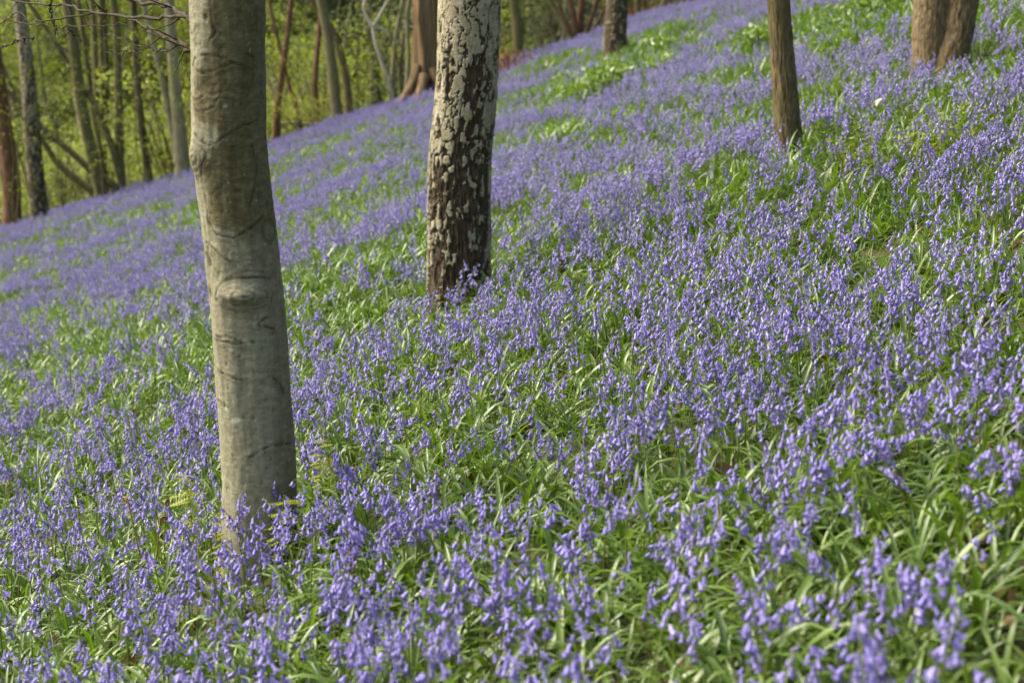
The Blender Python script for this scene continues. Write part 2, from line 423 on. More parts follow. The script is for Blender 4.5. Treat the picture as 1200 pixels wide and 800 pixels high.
    'fan_a': ([(1.651, 37.000, 0.594), (1.651, 37.000, 0.967), (1.581, 37.000, 1.496), (1.468, 37.000, 2.023), (1.091, 37.000, 3.783), (0.784, 37.000, 6.163), (0.555, 37.000, 7.949)], [0.108, 0.100, 0.089, 0.078, 0.066, 0.040, 0.010]),
    'fan_b': ([(1.726, 37.200, 0.598), (1.726, 37.200, 0.964), (1.742, 37.200, 1.497), (1.780, 37.200, 2.027), (1.909, 37.200, 3.822), (2.012, 37.200, 6.220), (2.089, 37.200, 8.018)], [0.121, 0.112, 0.101, 0.089, 0.076, 0.046, 0.011]),
    'fan_c': ([(1.808, 37.100, 0.633), (1.808, 37.100, 0.965), (1.998, 37.100, 1.497), (2.165, 37.100, 2.025), (2.617, 37.100, 3.455), (2.990, 37.100, 5.420), (3.269, 37.100, 6.894)], [0.072, 0.067, 0.061, 0.056, 0.047, 0.028, 0.007]),
    'fan_d': ([(1.560, 36.900, 0.575), (1.560, 36.900, 0.968), (1.339, 36.900, 1.496), (1.120, 36.900, 2.021), (0.541, 36.900, 3.405), (0.055, 36.900, 5.345), (-0.310, 36.900, 6.800)], [0.072, 0.066, 0.061, 0.055, 0.047, 0.028, 0.007]),
    'fan_e': ([(1.944, 36.800, 0.698), (1.944, 36.800, 1.053), (2.239, 36.800, 1.601), (2.489, 36.800, 2.124), (2.878, 36.800, 2.936), (3.209, 36.800, 4.089), (3.458, 36.800, 4.954)], [0.048, 0.044, 0.039, 0.033, 0.028, 0.017, 0.004]),
    'bank_a': ([(3.166, 37.000, 1.011), (3.166, 37.000, 1.306), (3.180, 37.000, 1.708), (3.193, 37.000, 2.128), (3.261, 37.000, 4.227), (3.315, 37.000, 7.026), (3.356, 37.000, 9.126)], [0.096, 0.089, 0.084, 0.078, 0.066, 0.040, 0.010]),
    'bank_b': ([(3.495, 38.000, 1.023), (3.495, 38.000, 1.391), (3.464, 38.000, 1.781), (3.413, 38.000, 2.148), (3.119, 38.000, 4.228), (2.883, 38.000, 7.018), (2.706, 38.000, 9.110)], [0.074, 0.069, 0.063, 0.057, 0.049, 0.029, 0.007]),
    'sbirch': ([(1.692, 23.500, 0.690), (1.672, 23.500, 0.982), (1.666, 23.500, 1.387), (1.700, 23.500, 1.788), (1.934, 23.500, 4.478), (2.121, 23.500, 8.073), (2.261, 23.500, 10.770)], [0.219, 0.207, 0.196, 0.184, 0.156, 0.094, 0.023]),
    'beech': ([(-0.756, 4.030, -0.312), (-0.757, 4.030, -0.142), (-0.749, 4.030, 0.098), (-0.757, 4.030, 0.359), (-0.765, 4.030, 0.613), (-0.780, 4.030, 0.835), (-0.796, 4.030, 1.041), (-0.791, 4.030, 1.218), (-0.784, 4.030, 1.450), (-0.717, 4.030, 3.849), (-0.664, 4.030, 7.049), (-0.624, 4.030, 9.448)], [0.111, 0.110, 0.108, 0.106, 0.105, 0.104, 0.104, 0.104, 0.103, 0.088, 0.053, 0.013]),
    'birch': ([(-0.280, 7.500, -0.220), (-0.281, 7.500, -0.025), (-0.282, 7.500, 0.183), (-0.276, 7.500, 0.637), (-0.233, 7.500, 1.079), (-0.217, 7.500, 1.510), (-0.116, 7.500, 4.208), (-0.036, 7.500, 7.808), (0.025, 7.500, 10.507)], [0.184, 0.180, 0.175, 0.170, 0.166, 0.162, 0.138, 0.083, 0.021]),
    'young': ([(1.667, 8.550, 0.480), (1.664, 8.550, 0.635), (1.633, 8.550, 0.887), (1.596, 8.550, 1.186), (1.557, 8.550, 1.529), (1.285, 8.550, 3.913), (1.067, 8.550, 7.106), (0.903, 8.550, 9.500)], [0.087, 0.081, 0.076, 0.070, 0.065, 0.055, 0.033, 0.008]),
    'double_a': ([(3.002, 10.400, 0.883), (3.000, 10.400, 1.144), (2.995, 10.400, 1.323), (2.992, 10.400, 1.561), (2.962, 10.400, 3.961), (2.937, 10.400, 7.160), (2.919, 10.400, 9.560)], [0.123, 0.126, 0.128, 0.130, 0.110, 0.066, 0.017]),
    'double_b': ([(3.078, 10.350, 0.903), (3.128, 10.350, 1.205), (3.161, 10.350, 1.353), (3.177, 10.350, 1.560), (3.365, 10.350, 3.953), (3.515, 10.350, 7.149), (3.629, 10.350, 9.546)], [0.130, 0.127, 0.123, 0.120, 0.102, 0.061, 0.015]),
    'br_1': ([(-0.882, 4.050, 1.390), (-1.001, 4.338, 1.428), (-1.107, 4.625, 1.445), (-1.262, 4.912, 1.457), (-1.455, 5.200, 1.488)], [0.007, 0.007, 0.007, 0.006, 0.006]),
    'br_2': ([(-0.882, 4.050, 1.400), (-0.993, 4.244, 1.405), (-1.096, 4.438, 1.404), (-1.219, 4.631, 1.413), (-1.382, 4.825, 1.423), (-1.496, 5.019, 1.433), (-1.598, 5.212, 1.456), (-1.768, 5.406, 1.459), (-1.960, 5.600, 1.487)], [0.005, 0.005, 0.005, 0.005, 0.004, 0.004, 0.004, 0.004, 0.003]),
    'br_3': ([(-0.881, 4.050, 1.307), (-0.952, 4.220, 1.323), (-1.031, 4.390, 1.339), (-1.123, 4.560, 1.363), (-1.205, 4.730, 1.387), (-1.290, 4.900, 1.404)], [0.007, 0.007, 0.006, 0.005, 0.004, 0.003]),
    'br_4': ([(-0.990, 4.300, 1.332), (-1.030, 4.417, 1.315), (-1.080, 4.533, 1.303), (-1.134, 4.650, 1.307), (-1.199, 4.767, 1.313), (-1.276, 4.883, 1.320), (-1.355, 5.000, 1.341)], [0.003, 0.003, 0.003, 0.003, 0.002, 0.002, 0.002]),
    'br_5': ([(-1.200, 4.750, 1.313), (-1.256, 4.833, 1.293), (-1.330, 4.917, 1.285), (-1.411, 5.000, 1.295)], [0.002, 0.002, 0.002, 0.001]),
    'br_6': ([(-1.404, 4.900, 1.423), (-1.512, 5.020, 1.410), (-1.655, 5.140, 1.399), (-1.745, 5.260, 1.403), (-1.825, 5.380, 1.425), (-1.933, 5.500, 1.382)], [0.003, 0.003, 0.003, 0.002, 0.002, 0.002]),
    'br_7': ([(-1.292, 4.900, 1.381), (-1.426, 5.020, 1.379), (-1.581, 5.140, 1.379), (-1.725, 5.260, 1.385), (-1.833, 5.380, 1.394), (-1.930, 5.500, 1.413)], [0.002, 0.002, 0.002, 0.002, 0.002, 0.002]),
    'br_8': ([(-1.742, 5.300, 1.339), (-1.812, 5.367, 1.326), (-1.883, 5.433, 1.310), (-1.966, 5.500, 1.293)], [0.003, 0.003, 0.003, 0.002]),
    'br_9': ([(-1.584, 5.200, 1.373), (-1.583, 5.250, 1.351), (-1.565, 5.300, 1.327)], [0.002, 0.002, 0.001]),
    'br_10': ([(-1.644, 5.200, 1.482), (-1.673, 5.300, 1.427), (-1.691, 5.400, 1.351)], [0.003, 0.003, 0.002]),
    'br_11': ([(-1.402, 4.900, 1.443), (-1.374, 4.950, 1.427), (-1.346, 5.000, 1.399)], [0.002, 0.002, 0.001]),
}
BEECH_CREASES = [[(-0.844, 1.401), (-0.334, 1.37), (0.075, 1.396), (0.526, 1.421), (1.031, 1.439)], [(-0.336, 1.361), (-0.74, 1.286), (-0.71, 1.225), (-0.695, 1.153), (-0.171, 1.113), (0.496, 1.142), (0.911, 1.168)], [(-0.953, 1.588), (-0.735, 1.611), (-0.153, 1.614), (0.321, 1.594), (0.668, 1.582)], [(-0.953, 1.588), (-0.566, 1.568), (-0.135, 1.576), (0.321, 1.594)], [(-0.983, 1.47), (-0.612, 1.462), (-0.221, 1.477)], [(-0.147, 1.493), (-0.005, 1.5), (0.208, 1.493)], [(-1.37, 1.101), (-0.784, 1.092), (-0.121, 1.05)], [(-0.705, 0.949), (-0.463, 0.986), (0.018, 1.005), (0.958, 0.997)], [(-1.196, 0.847), (-0.729, 0.83), (-0.343, 0.834), (-0.019, 0.818)], [(-0.058, 0.481), (0.502, 0.51), (1.208, 0.505)], [(-1.216, 0.736), (-0.644, 0.724), (-0.095, 0.711)], [(-0.987, 0.821), (-0.139, 0.816), (0.292, 0.82)], [(-1.267, 1.753), (-1.159, 1.693), (-0.973, 1.666), (-0.749, 1.693)], [(-0.25, 1.76), (-0.211, 1.698), (-0.12, 1.675), (-0.292, 1.653)], [(0.699, 0.885), (0.457, 0.868), (0.939, 0.847)], [(-1.37, 1.508), (-0.861, 1.492), (-0.521, 1.506)], [(0.82, 1.37), (0.93, 1.299), (0.582, 1.206)], [(-1.094, 0.637), (-0.859, 0.627), (-0.557, 0.622)], [(0.666, 0.716), (0.919, 0.696), (1.142, 0.651)], [(-0.688, 0.939), (-0.382, 0.915), (0.117, 0.909), (0.737, 0.924)], [(-0.544, 0.941), (-0.303, 0.972), (0.105, 0.975), (0.423, 0.952), (0.158, 0.934), (-0.165, 0.943)], [(-0.347, 0.999), (0.155, 1.021), (0.802, 1.016)], [(-1.37, 1.366), (-1.05, 1.381), (-0.571, 1.367), (-0.387, 1.34)], [(-1.37, 1.304), (-1.018, 1.293), (-0.585, 1.311), (-0.393, 1.335)], [(-1.074, 1.35), (-0.755, 1.357), (-0.602, 1.339)], [(0.729, 1.579), (1.016, 1.551), (1.217, 1.509)], [(-0.716, 1.552), (-0.386, 1.534), (0.001, 1.539), (0.543, 1.525)], [(-0.786, 1.522), (-0.29, 1.511), (0.187, 1.521)], [(0.151, 1.35), (0.536, 1.334), (1.129, 1.345)], [(-0.253, 1.288), (0.151, 1.27), (0.692, 1.282)], [(0.273, 1.251), (0.498, 1.226), (1.034, 1.226)], [(-0.311, 1.241), (-0.157, 1.208), (-0.25, 1.17)], [(-0.372, 1.064), (0.092, 1.05), (0.802, 1.06)], [(0.372, 1.04), (0.897, 1.03), (1.37, 1.042)], [(-0.482, 1.226), (-0.299, 1.251), (-0.048, 1.26)]]
BEECH_KNOTS = [(-0.887, 1.339, 0.038, 0.043, 0.017), (0.152, 0.953, 0.0608, 0.0278, 0.026), (-1.03, 1.079, 0.0152, 0.0152, 0.004), (-0.94, 1.039, 0.0101, 0.0152, -0.006), (-1.112, 0.953, 0.0101, 0.0152, -0.006), (-0.054, 1.644, 0.0127, 0.0101, 0.003), (-0.406, 1.716, 0.0076, 0.0101, -0.005), (1.101, 1.129, 0.0253, 0.0304, 0.006)]
BEECH_LICHEN = [(0.098, 0.818, 0.0177, 0.0076), (-0.347, 0.589, 0.0228, 0.0089), (-0.672, 0.62, 0.0101, 0.0076), (-0.323, 0.795, 0.0076, 0.0051), (-1.36, 0.391, 0.0152, 0.0076)]
GREEN_PATCHES = [(0.8, 19.39, 1.05, 1.11), (0.63, 26.73, 0.8, 1.21), (3.75, 15.96, 0.77, 3.88), (0.81, 2.53, 0.23, 0.33), (-2.83, 9.53, 0.63, 0.8), (-0.86, 7.78, 0.23, 0.29), (-4.32, 21.09, 0.51, 0.97), (2.23, 23.69, 0.85, 2.24), (2.24, 14.04, 0.42, 1.23), (0.35, 14.49, 0.35, 1.03), (-0.82, 9.02, 0.22, 0.52), (0.0, 3.59, 0.13, 0.19), (-1.12, 6.7, 0.16, 0.38), (1.72, 4.86, 0.12, 0.39), (0.88, 3.7, 0.13, 0.17), (0.39, 3.27, 0.12, 0.16), (-2.19, 6.46, 0.23, 0.43), (-0.5, 4.71, 0.14, 0.22), (0.33, 5.34, 0.16, 0.15)]

# ------------------------------------------------------------------ ground sheet
def make_ground():
    ys = np.r_[np.linspace(-60, 0, 13)[:-1], np.linspace(0, 45, 181), np.linspace(45, 110, 40)[1:], np.linspace(110, 420, 24)[1:]]
    xs = np.r_[np.linspace(-260, -24, 24)[:-1], np.linspace(-24, 16, 161), np.linspace(16, 260, 26)[1:]]
    X, Y = np.meshgrid(xs, ys)
    Z = ground(X, Y) + 0.03 * (fbm(X * 1.3, Y * 1.3, 0, 3, 5) - .5) * (np.abs(X) < 24)
    nx, ny = len(xs), len(ys)
    V = np.stack([X, Y, Z], -1).reshape(-1, 3)
    i, j = np.meshgrid(np.arange(nx - 1), np.arange(ny - 1))
    a = (j * nx + i).ravel()
    Fc = np.stack([a, a + 1, a + nx + 1, a + nx], -1)
    o = obj('ground', mesh('ground', V, Fc, SOIL))
    tag(o, 'sloping woodland floor under the bluebells', kind='structure')


make_ground()


# ------------------------------------------------------------------ near trunks with worked bark
def trunk_surface(key, nseg, fine_to, step, disp, mat, name='trunk'):
    P, Rr = STEMS[key]
    C, rr = smooth_path(P, Rr, 260)
    o = np.argsort(C[:, 2])
    C, rr = C[o], rr[o]
    z0, z1 = C[0, 2], C[-1, 2]
    hs = np.r_[np.arange(0, fine_to, step), np.linspace(fine_to, z1 - z0, 40)]
    cx, cy, r = (np.interp(hs + z0, C[:, 2], q) for q in (C[:, 0], C[:, 1], rr))
    ang = np.linspace(-math.pi, math.pi, nseg, endpoint=False)
    A, H = np.meshgrid(ang, hs)
    Rm = np.repeat(r[:, None], nseg, 1)
    d, attrs = disp(A, H, Rm)
    Rm = Rm * (.955 if mat is BIRCH else 1.0)
    rad = Rm + d * np.clip(Rm / r[:5].mean() * 1.3, 0, 1)
    V = np.stack([cx[:, None] - P[0][0] + np.sin(A) * rad, cy[:, None] - P[0][1] - np.cos(A) * rad, H], -1).reshape(-1, 3)
    n = len(hs)
    i, j = np.meshgrid(np.arange(nseg), np.arange(n - 1))
    a, b = (j * nseg + i).ravel(), (j * nseg + (i + 1) % nseg).ravel()
    Fc = np.stack([a, b, b + nseg, a + nseg], -1)
    me = mesh(name, V, Fc, mat)
    for k, q in attrs.items():
        fattr(me, k, q)
    return me, Vector(P[0]), (C, rr)


def polyline_dist(px, py, pts):
    d = np.full(px.shape, 9.0)
    for (ax, ay), (bx, by) in zip(pts[:-1], pts[1:]):
        ex, ey = bx - ax, by - ay
        t = np.clip(((px - ax) * ex + (py - ay) * ey) / (ex * ex + ey * ey + 1e-9), 0, 1)
        d = np.minimum(d, np.hypot(px - ax - t * ex, py - ay - t * ey))
    return d


def beech_disp(A, H, Rm):
    R0 = .104
    sx = R0 * A
    w1 = (fbm(np.sin(A) * 3, np.cos(A) * 3, H * 7, 3, 3) - .5)
    wx = sx + .006 * (fbm(np.sin(A) * 4 + 9, np.cos(A) * 4, H * 22, 4, 8) - .5)
    wz = H + .007 * (fbm(np.sin(A) * 4 + 3, np.cos(A) * 4, H * 24, 3, 21) - .5)
    d = .010 * w1 + .010 * np.exp(-H / .10)
    d += .0008 * (fbm(np.sin(A) * 1.4, np.cos(A) * 1.4, H * 55, 3, 40) - .5)          # horizontal wrinkles
    d += .0016 * (fbm(np.sin(A) * 9, np.cos(A) * 9, H * 90, 3, 44) - .5)
    crease = np.zeros_like(H)
    rgc = random.Random(3)
    extra = []
    for q in range(34):                                   # faint short wrinkles
        a0, h0, w = rgc.uniform(-1.4, 1.4), rgc.uniform(.2, 2.0), rgc.uniform(.10, .38)
        up = rgc.uniform(-.02, .02)
        extra.append([(a0, h0), (a0 + w * .5, h0 + up), (a0 + w, h0 + rgc.uniform(-.01, .01))])
    for q, c in enumerate(BEECH_CREASES + extra):
        amt = 1.0 if q < 19 else (.62 if q < 25 else .40)
        cc, _ = smooth_path([(R0 * a, h, 0) for a, h in c], [0] * len(c), 9)
        dd = polyline_dist(wx, wz, cc[:, :2].tolist())
        wk = amt * (.38 + .62 * sm(.34, .60, fbm(sx * 70 + 5, H * 60, 0, 3, 33)))
        crease = np.maximum(crease, .98 * wk * np.exp(-(dd / (.0016 + .0017 * wk)) ** 2))
        crease = np.maximum(crease, .22 * wk * np.exp(-(dd / .008) ** 2))
        d += wk * (-.0017 * np.exp(-(dd / .0026) ** 2) + .0013 * np.exp(-((dd - .007) / .006) ** 2))
    for a, h, sa, sb, amp in BEECH_KNOTS:
        rho = np.sqrt(((wx - R0 * a) / sa) ** 2 + ((wz - h) / sb) ** 2)
        g = np.exp(-(rho * .95) ** 2)
        d += amp * g
        if amp > .008:
            ring = .5 + .5 * np.cos(rho * 14 + 7 * (fbm(sx * 40, H * 40, 0, 3, 36) - .5))
            fall = np.exp(-(rho / 1.25) ** 2)
            d += -.0022 * ring * fall
            crease = np.maximum(crease, .85 * np.clip(ring - .6, 0, 1) / .4 * fall * (.4 + .6 * wk))
            crease = np.maximum(crease, .9 * wk * np.exp(-((rho - 1.02) / .08) ** 2) * (np.asarray(wz) < h + sb * .8))
        elif amp < 0:
            crease = np.maximum(crease, .85 * g)
        else:
            crease = np.maximum(crease, .55 * np.exp(-((rho - 1.0) / .22) ** 2))
    # short horizontal scars
    scar = vnoise(np.sin(A) * 8, np.cos(A) * 8, H * 85, 61)
    crease = np.maximum(crease, .45 * sm(.86, .95, scar))
    d -= .0015 * sm(.86, .95, scar)
    zb = [0, .3, .8, 1.0, 1.10, 1.126, 1.155, 1.302, 1.36, 1.385, 1.42, 1.442, 1.55, 1.585, 1.627, 1.717, 1.95, 9]
    ab = [.3, .75, .75, .55, .40, .22, -.695, -.66, -.33, -.05, -.15, -.95, -.85, -.6, -.27, -.23, -.1, .3]
    bd = np.interp(H, zb, ab) + .55 * (fbm(np.sin(A) * 5, np.cos(A) * 5, H * 14, 4, 71) - .5)
    moss = sm(-.22, .22, A - bd) * sm(2.9, 2.0, A) * np.interp(H, [0, .6, 1.1, 1.16, 2.2, 4], [.80, .50, .45, .90, .88, .4])
    moss = np.clip(moss + .5 * (fbm(np.sin(A) * 6, np.cos(A) * 6, H * 9, 4, 81) - .52), 0, 1)
    lich = np.zeros_like(H)
    for a, h, sa, sb in BEECH_LICHEN:
        lich = np.maximum(lich, sm(1.1, .6, np.hypot((wx - R0 * a) / sa, (wz - h) / sb)) * .8)
    speck = vnoise(np.sin(A) * 14, np.cos(A) * 14, H * 130, 91)
    lich = np.maximum(lich, .5 * sm(.90, .97, speck))
    return d, {'crease': np.clip(crease, 0, .95), 'moss': moss, 'lichen': lich}


def voronoi(X, Y, Z, seed):
    i, j, k = (np.floor(q).astype(np.int64) for q in (X, Y, Z))
    f1 = np.full(X.shape, 9.0)
    f2 = np.full(X.shape, 9.0)
    cell = np.zeros(X.shape)
    for a in (-1, 0, 1):
        for b in (-1, 0, 1):
            for c in (-1, 0, 1):
                d = np.sqrt((i + a + _h(i + a, j + b, k + c, seed) - X) ** 2 + (j + b + _h(i + a, j + b, k + c, seed + 1) - Y) ** 2 + (k + c + _h(i + a, j + b, k + c, seed + 2) - Z) ** 2)
                new = d < f1
                f2 = np.where(new, f1, np.minimum(f2, d))
                cell = np.where(new, _h(i + a, j + b, k + c, seed + 3), cell)
                f1 = np.where(new, d, f1)
    return f1, f2, cell


def birch_disp(A, H, Rm, strip=True, more=0.0, hk=(1.0, 0.0)):
    """white papery plates that break up into black diamond fissures towards the foot"""
    R0 = .172
    s, c = np.sin(A), np.cos(A)
    wa = fbm(s * R0 * 26, c * R0 * 26, H * 12, 4, 5) - .5
    wb = fbm(s * R0 * 26 + 7, c * R0 * 26, H * 12, 4, 6) - .5
    f1, f2, cell = voronoi(s * R0 / .08 + wa, c * R0 / .08 + wb, H / .24 + wb, 7)
    n2 = fbm(s * R0 * 90, c * R0 * 90, H * 40, 4, 12)
    n3 = fbm(s * R0 * 120, c * R0 * 120, H * 45, 3, 17)
    fis = np.abs(fbm(s * R0 * 62, c * R0 * 62, H * 9, 4, 22) - .5) * 2
    # plates between two crossing families of cracks
    uu = A * 24 / (2 * math.pi)
    p1 = np.abs(np.sin(math.pi * (uu * .375 + H / .46 + 2.0 * wa)))
    p2 = np.abs(np.sin(math.pi * (uu * .375 - H / .40 + 2.0 * wb)))
    prod = (p1 * p2) ** .8 * (.30 + 1.25 * cell)
    drk = np.interp(H * hk[0] + hk[1], [0, .15, .35, .6, .9, 1.2, 1.5, 1.75, 2.2, 9], [.94, .90, .82, .70, .55, .42, .32, .25, .12, .07])
    if strip:
        w = .06 + .62 * sm(1.66, .50, H)
        drk = drk + .42 * sm(w + .22, w - .15, np.abs(A - .32 + .9 * wa)) * sm(1.72, 1.5, H)
        drk = drk - .12 * sm(.1, -.5, A) * sm(-1.6, -1.0, A) * sm(.15, .5, H)
    drk = np.clip(drk + more + .45 * (fbm(s * 4, c * 4, H * 7, 3, 31) - .5), .0, .90)
    val = (.92 * drk ** 1.25 - prod + .42 * (n3 - .5) + .5 * np.clip(.13 - fis, 0, 1) * drk) * 2.2
    val = np.maximum(val, (n2 - .745) * 4)
    dark = sm(-.03, .04, val)
    plate = sm(.03, -.09, val)
    d = .0060 * plate + .0022 * (n2 - .5)
    d += dark * (-.006 + .024 * (fis - .20)) + .012 * np.exp(-H / .10) + .006 * (fbm(s * 2, c * 2, H * 3, 2, 50) - .5)
    return d, {'dark': dark}


def ridge_disp(freq, amp, vz=7, seed=0):
    def f(A, H, Rm):
        s, c = np.sin(A), np.cos(A)
        k = .09 * freq
        q = np.abs(fbm(s * k, c * k, H * vz, 4, 101 + seed) - .5) * 2
        d = amp * (np.clip(q, 0, .45) - .2) + .012 * np.exp(-H / .12) + .010 * (fbm(s * 1.5, c * 1.5, H * 2.5, 3, 120 + seed) - .5)
        return d, {}
    return f


# crowns and limbs above the picture
def leaf_quads(C, size, rg, flat=.5, aspect=.6):
    """rhombic leaves at the points C"""
    n = len(C)
    u = rg.normal(size=(n, 3))
    u[:, 2] *= flat
    u /= np.linalg.norm(u, axis=1)[:, None]
    w = np.cross(u, rg.normal(size=(n, 3)) * (flat, flat, 0) + (0, 0, 1))
    w /= np.linalg.norm(w, axis=1)[:, None] + 1e-9
    nrm = np.cross(u, w)
    L = size * rg.uniform(.65, 1.3, n)[:, None]
    V = np.stack([C, C + u * L * .5 + w * L * aspect * .5 - nrm * L * .10, C + u * L - nrm * L * .12, C + u * L * .5 - w * L * aspect * .5 - nrm * L * .10], 1)
    V[:, 1] += nrm * L * .16
    V[:, 3] += nrm * L * .16
    b = (np.arange(n) * 4)[:, None]
    Fc = np.concatenate([b + np.array([[0, 1, 2]]), b + np.array([[0, 2, 3]])], 0)
    return V.reshape(-1, 3), Fc


def crown_mesh(name, seed, n_spray, per, rad, hgt, size, mat, flat=.4, spray=.35):
    rg = np.random.default_rng(seed)
    d = rg.normal(size=(n_spray, 3))
    d /= np.linalg.norm(d, axis=1)[:, None]
    c = d * (rg.uniform(.25, 1, n_spray) ** .6)[:, None] * (rad, rad, hgt * .5)
    c[:, 2] += hgt * .5
    off = rg.normal(size=(n_spray, per, 3)) * (spray, spray, spray * .28)
    tilt = rg.normal(size=(n_spray, 1, 2)) * .25
    off[:, :, 2] += (off[:, :, :2] * tilt).sum(-1)
    V, Fc = leaf_quads((c[:, None] + off).reshape(-1, 3), size, rg, flat)
    return mesh(name, V, Fc, mat, smooth=False)


CROWNS = [crown_mesh('crown', 300 + i, 55, 26, 2.0, 4.2, .075, SPRING) for i in range(3)]


def grow_top(tree, P, rad, mat, seed, lo=2.9, n=5, length=2.0, crown=True, cscale=1.0):
    """limbs and a light spring crown on a stem given by its path (world) under an Empty"""
    rg = random.Random(seed)
    C, rr = smooth_path(P, rad, 80)
    base = Vector(P[0])
    hs = C[:, 2] - C[0, 2]
    top = hs[-1]
    for k in range(n):
        h = lo + (top * .93 - lo) * (k + .4) / n
        i = int(np.argmin(np.abs(hs - h)))
        p = Vector(C[i]) - base
        az = rg.uniform(0, 6.28) if k else rg.uniform(2.4, 3.8)
        L = length * rg.uniform(.7, 1.2) * (1.15 - .6 * k / n)
        dirv = Vector((math.cos(az), math.sin(az), rg.uniform(.5, 1.0))).normalized()
        pts, q = [], p.copy()
        for s in range(7):
            pts.append(q.copy())
            dirv = (dirv + Vector((rg.uniform(-.18, .18), rg.uniform(-.18, .18), rg.uniform(-.05, .2)))).normalized()
            q = q + dirv * L / 6
        r0 = max(.008, rr[i] * .45)
        mb = MB()
        mb.tube(pts, [r0 * (1 - .14 * s) for s in range(7)], 7)
        for s in (3, 4, 5):
            dv = (dirv + Vector((rg.uniform(-1, 1), rg.uniform(-1, 1), rg.uniform(-.2, .5)))).normalized()
            mb.tube([pts[s], pts[s] + dv * L * .2, pts[s] + dv * L * .35 + Vector((0, 0, .06))], [r0 * .4, r0 * .25, r0 * .1], 5)
        obj('limb', mb.mesh('limb', mat), tree)
    if crown:
        o = obj('crown', CROWNS[seed % 3], tree)
        o.location = Vector(C[-1]) - base - Vector((0, 0, 3.6 * cscale))
        o.rotation_euler = (0, 0, rg.uniform(0, 6.28))
        o.scale = (cscale,) * 3


def near_tree(name, key, label, cat, mat, nseg, fine, step, disp, seed):
    me, base, (C, rr) = trunk_surface(key, nseg, fine, step, disp, mat)
    t = empty(name, base, label, cat)
    obj('trunk', me, t)
    grow_top(t, STEMS[key][0], STEMS[key][1], mat, seed)
    return t


beech = near_tree('beech_tree', 'beech', 'smooth grey-green beech trunk with knots and creases, nearest tree on the left', 'tree', BEECH, 200, 2.15, .0045, beech_disp, 1)
birch = near_tree('birch_tree', 'birch', 'large silver birch with flaking white bark and a black fissured foot at the centre', 'tree', BIRCH, 290, 1.95, .0042, birch_disp, 2)
young = near_tree('young_tree', 'young', 'slim straight young trunk with fine brown ridged bark right of centre', 'tree', B_RIDGE, 96, 1.4, .010, ridge_disp(130, .016), 3)
small_birch = near_tree('birch_tree', 'sbirch', 'small birch trunk, black below and white above, high on the slope near the skyline', 'tree', BIRCH, 120, 1.6, .012,
                        lambda A, H, Rm: birch_disp(A, H * .8, Rm, False, .06, (.40, .02)), 4)

me, base, _ = trunk_surface('double_a', 90, 1.3, .012, ridge_disp(70, .016, 9, 7), B_DOUBLE, 'stem')
twin = empty('twin_stemmed_tree', base, 'two brown scaly trunks grown together at the foot, at the top right', 'tree')
obj('stem', me, twin)
me2, base2, _ = trunk_surface('double_b', 90, 1.3, .012, ridge_disp(70, .016, 9, 17), B_DOUBLE, 'stem')
o = obj('stem', me2, twin)
o.location = base2 - base
grow_top(twin, *STEMS['double_a'], B_DOUBLE, 5)

for k in ('br_1', 'br_2', 'br_3', 'br_4', 'br_5', 'br_6', 'br_7', 'br_8', 'br_9', 'br_10', 'br_11'):
    C, rr = smooth_path(*STEMS[k], 26)
    rg = random.Random(hash(k) % 97 if False else len(k) * 7 + int(k[3:]))
    jit = np.array([[rg.gauss(0, .004) for _ in range(3)] for _ in range(26)])
    jit[0] = 0
    C = C + jit - np.array(beech.location)
    mb = MB()
    mb.tube(C.tolist(), rr.tolist(), 7)
    for s in range(3, 25, 2 if int(k[3:]) > 1 else 4):
        if rg.random() < .55:
            dv = Vector((rg.uniform(-1, .2), rg.uniform(-.5, .8), rg.uniform(-.7, .7))).normalized()
            L = rg.uniform(.04, .16)
            p = Vector(C[s])
            mb.tube([p, p + dv * L * .5 + Vector((0, 0, rg.uniform(-.01, .01))), p + dv * L], [rr[s] * .45, rr[s] * .3, .0006], 4)
    obj('branch', mb.mesh('branch', B_TWIG), beech)


# ------------------------------------------------------------------ trees along the skyline
def stem_mesh(key, mat, base, nseg=14, n=46, seed=0, flute=0.0, bump=.10, birchy=False):
    C, rr = smooth_path(*STEMS[key], n)
    rg = np.random.default_rng(seed + 500)
    ang = np.linspace(0, 2 * math.pi, nseg, endpoint=False)
    T = np.gradient(C, axis=0)
    T /= np.linalg.norm(T, axis=1)[:, None]
    a = np.cross(T, [0.1, -1, .05])
    a /= np.linalg.norm(a, axis=1)[:, None]
    b = np.cross(T, a)
    A, I = np.meshgrid(ang, np.arange(n))
    H = np.r_[0, np.cumsum(np.linalg.norm(np.diff(C, axis=0), axis=1))][:, None]
    q = fbm(np.cos(A) * 1.6, np.sin(A) * 1.6, H * 1.8, 3, seed)
    rad = rr[:, None] * (1 + bump * 2 * (q - .5) + flute * (1 - 2 * np.abs(np.sin(A * 2.5 + H * .5 + 2 * q)) ** .6) + .35 * np.exp(-H / .18))
    V = C[:, None] + a[:, None] * (np.cos(A) * rad)[..., None] + b[:, None] * (np.sin(A) * rad)[..., None] - np.array(base)
    i, j = np.meshgrid(np.arange(nseg), np.arange(n - 1))
    p, s = (j * nseg + i).ravel(), (j * nseg + (i + 1) % nseg).ravel()
    me = mesh('stem', V.reshape(-1, 3), np.stack([p, s, s + nseg, p + nseg], -1), mat)
    return me


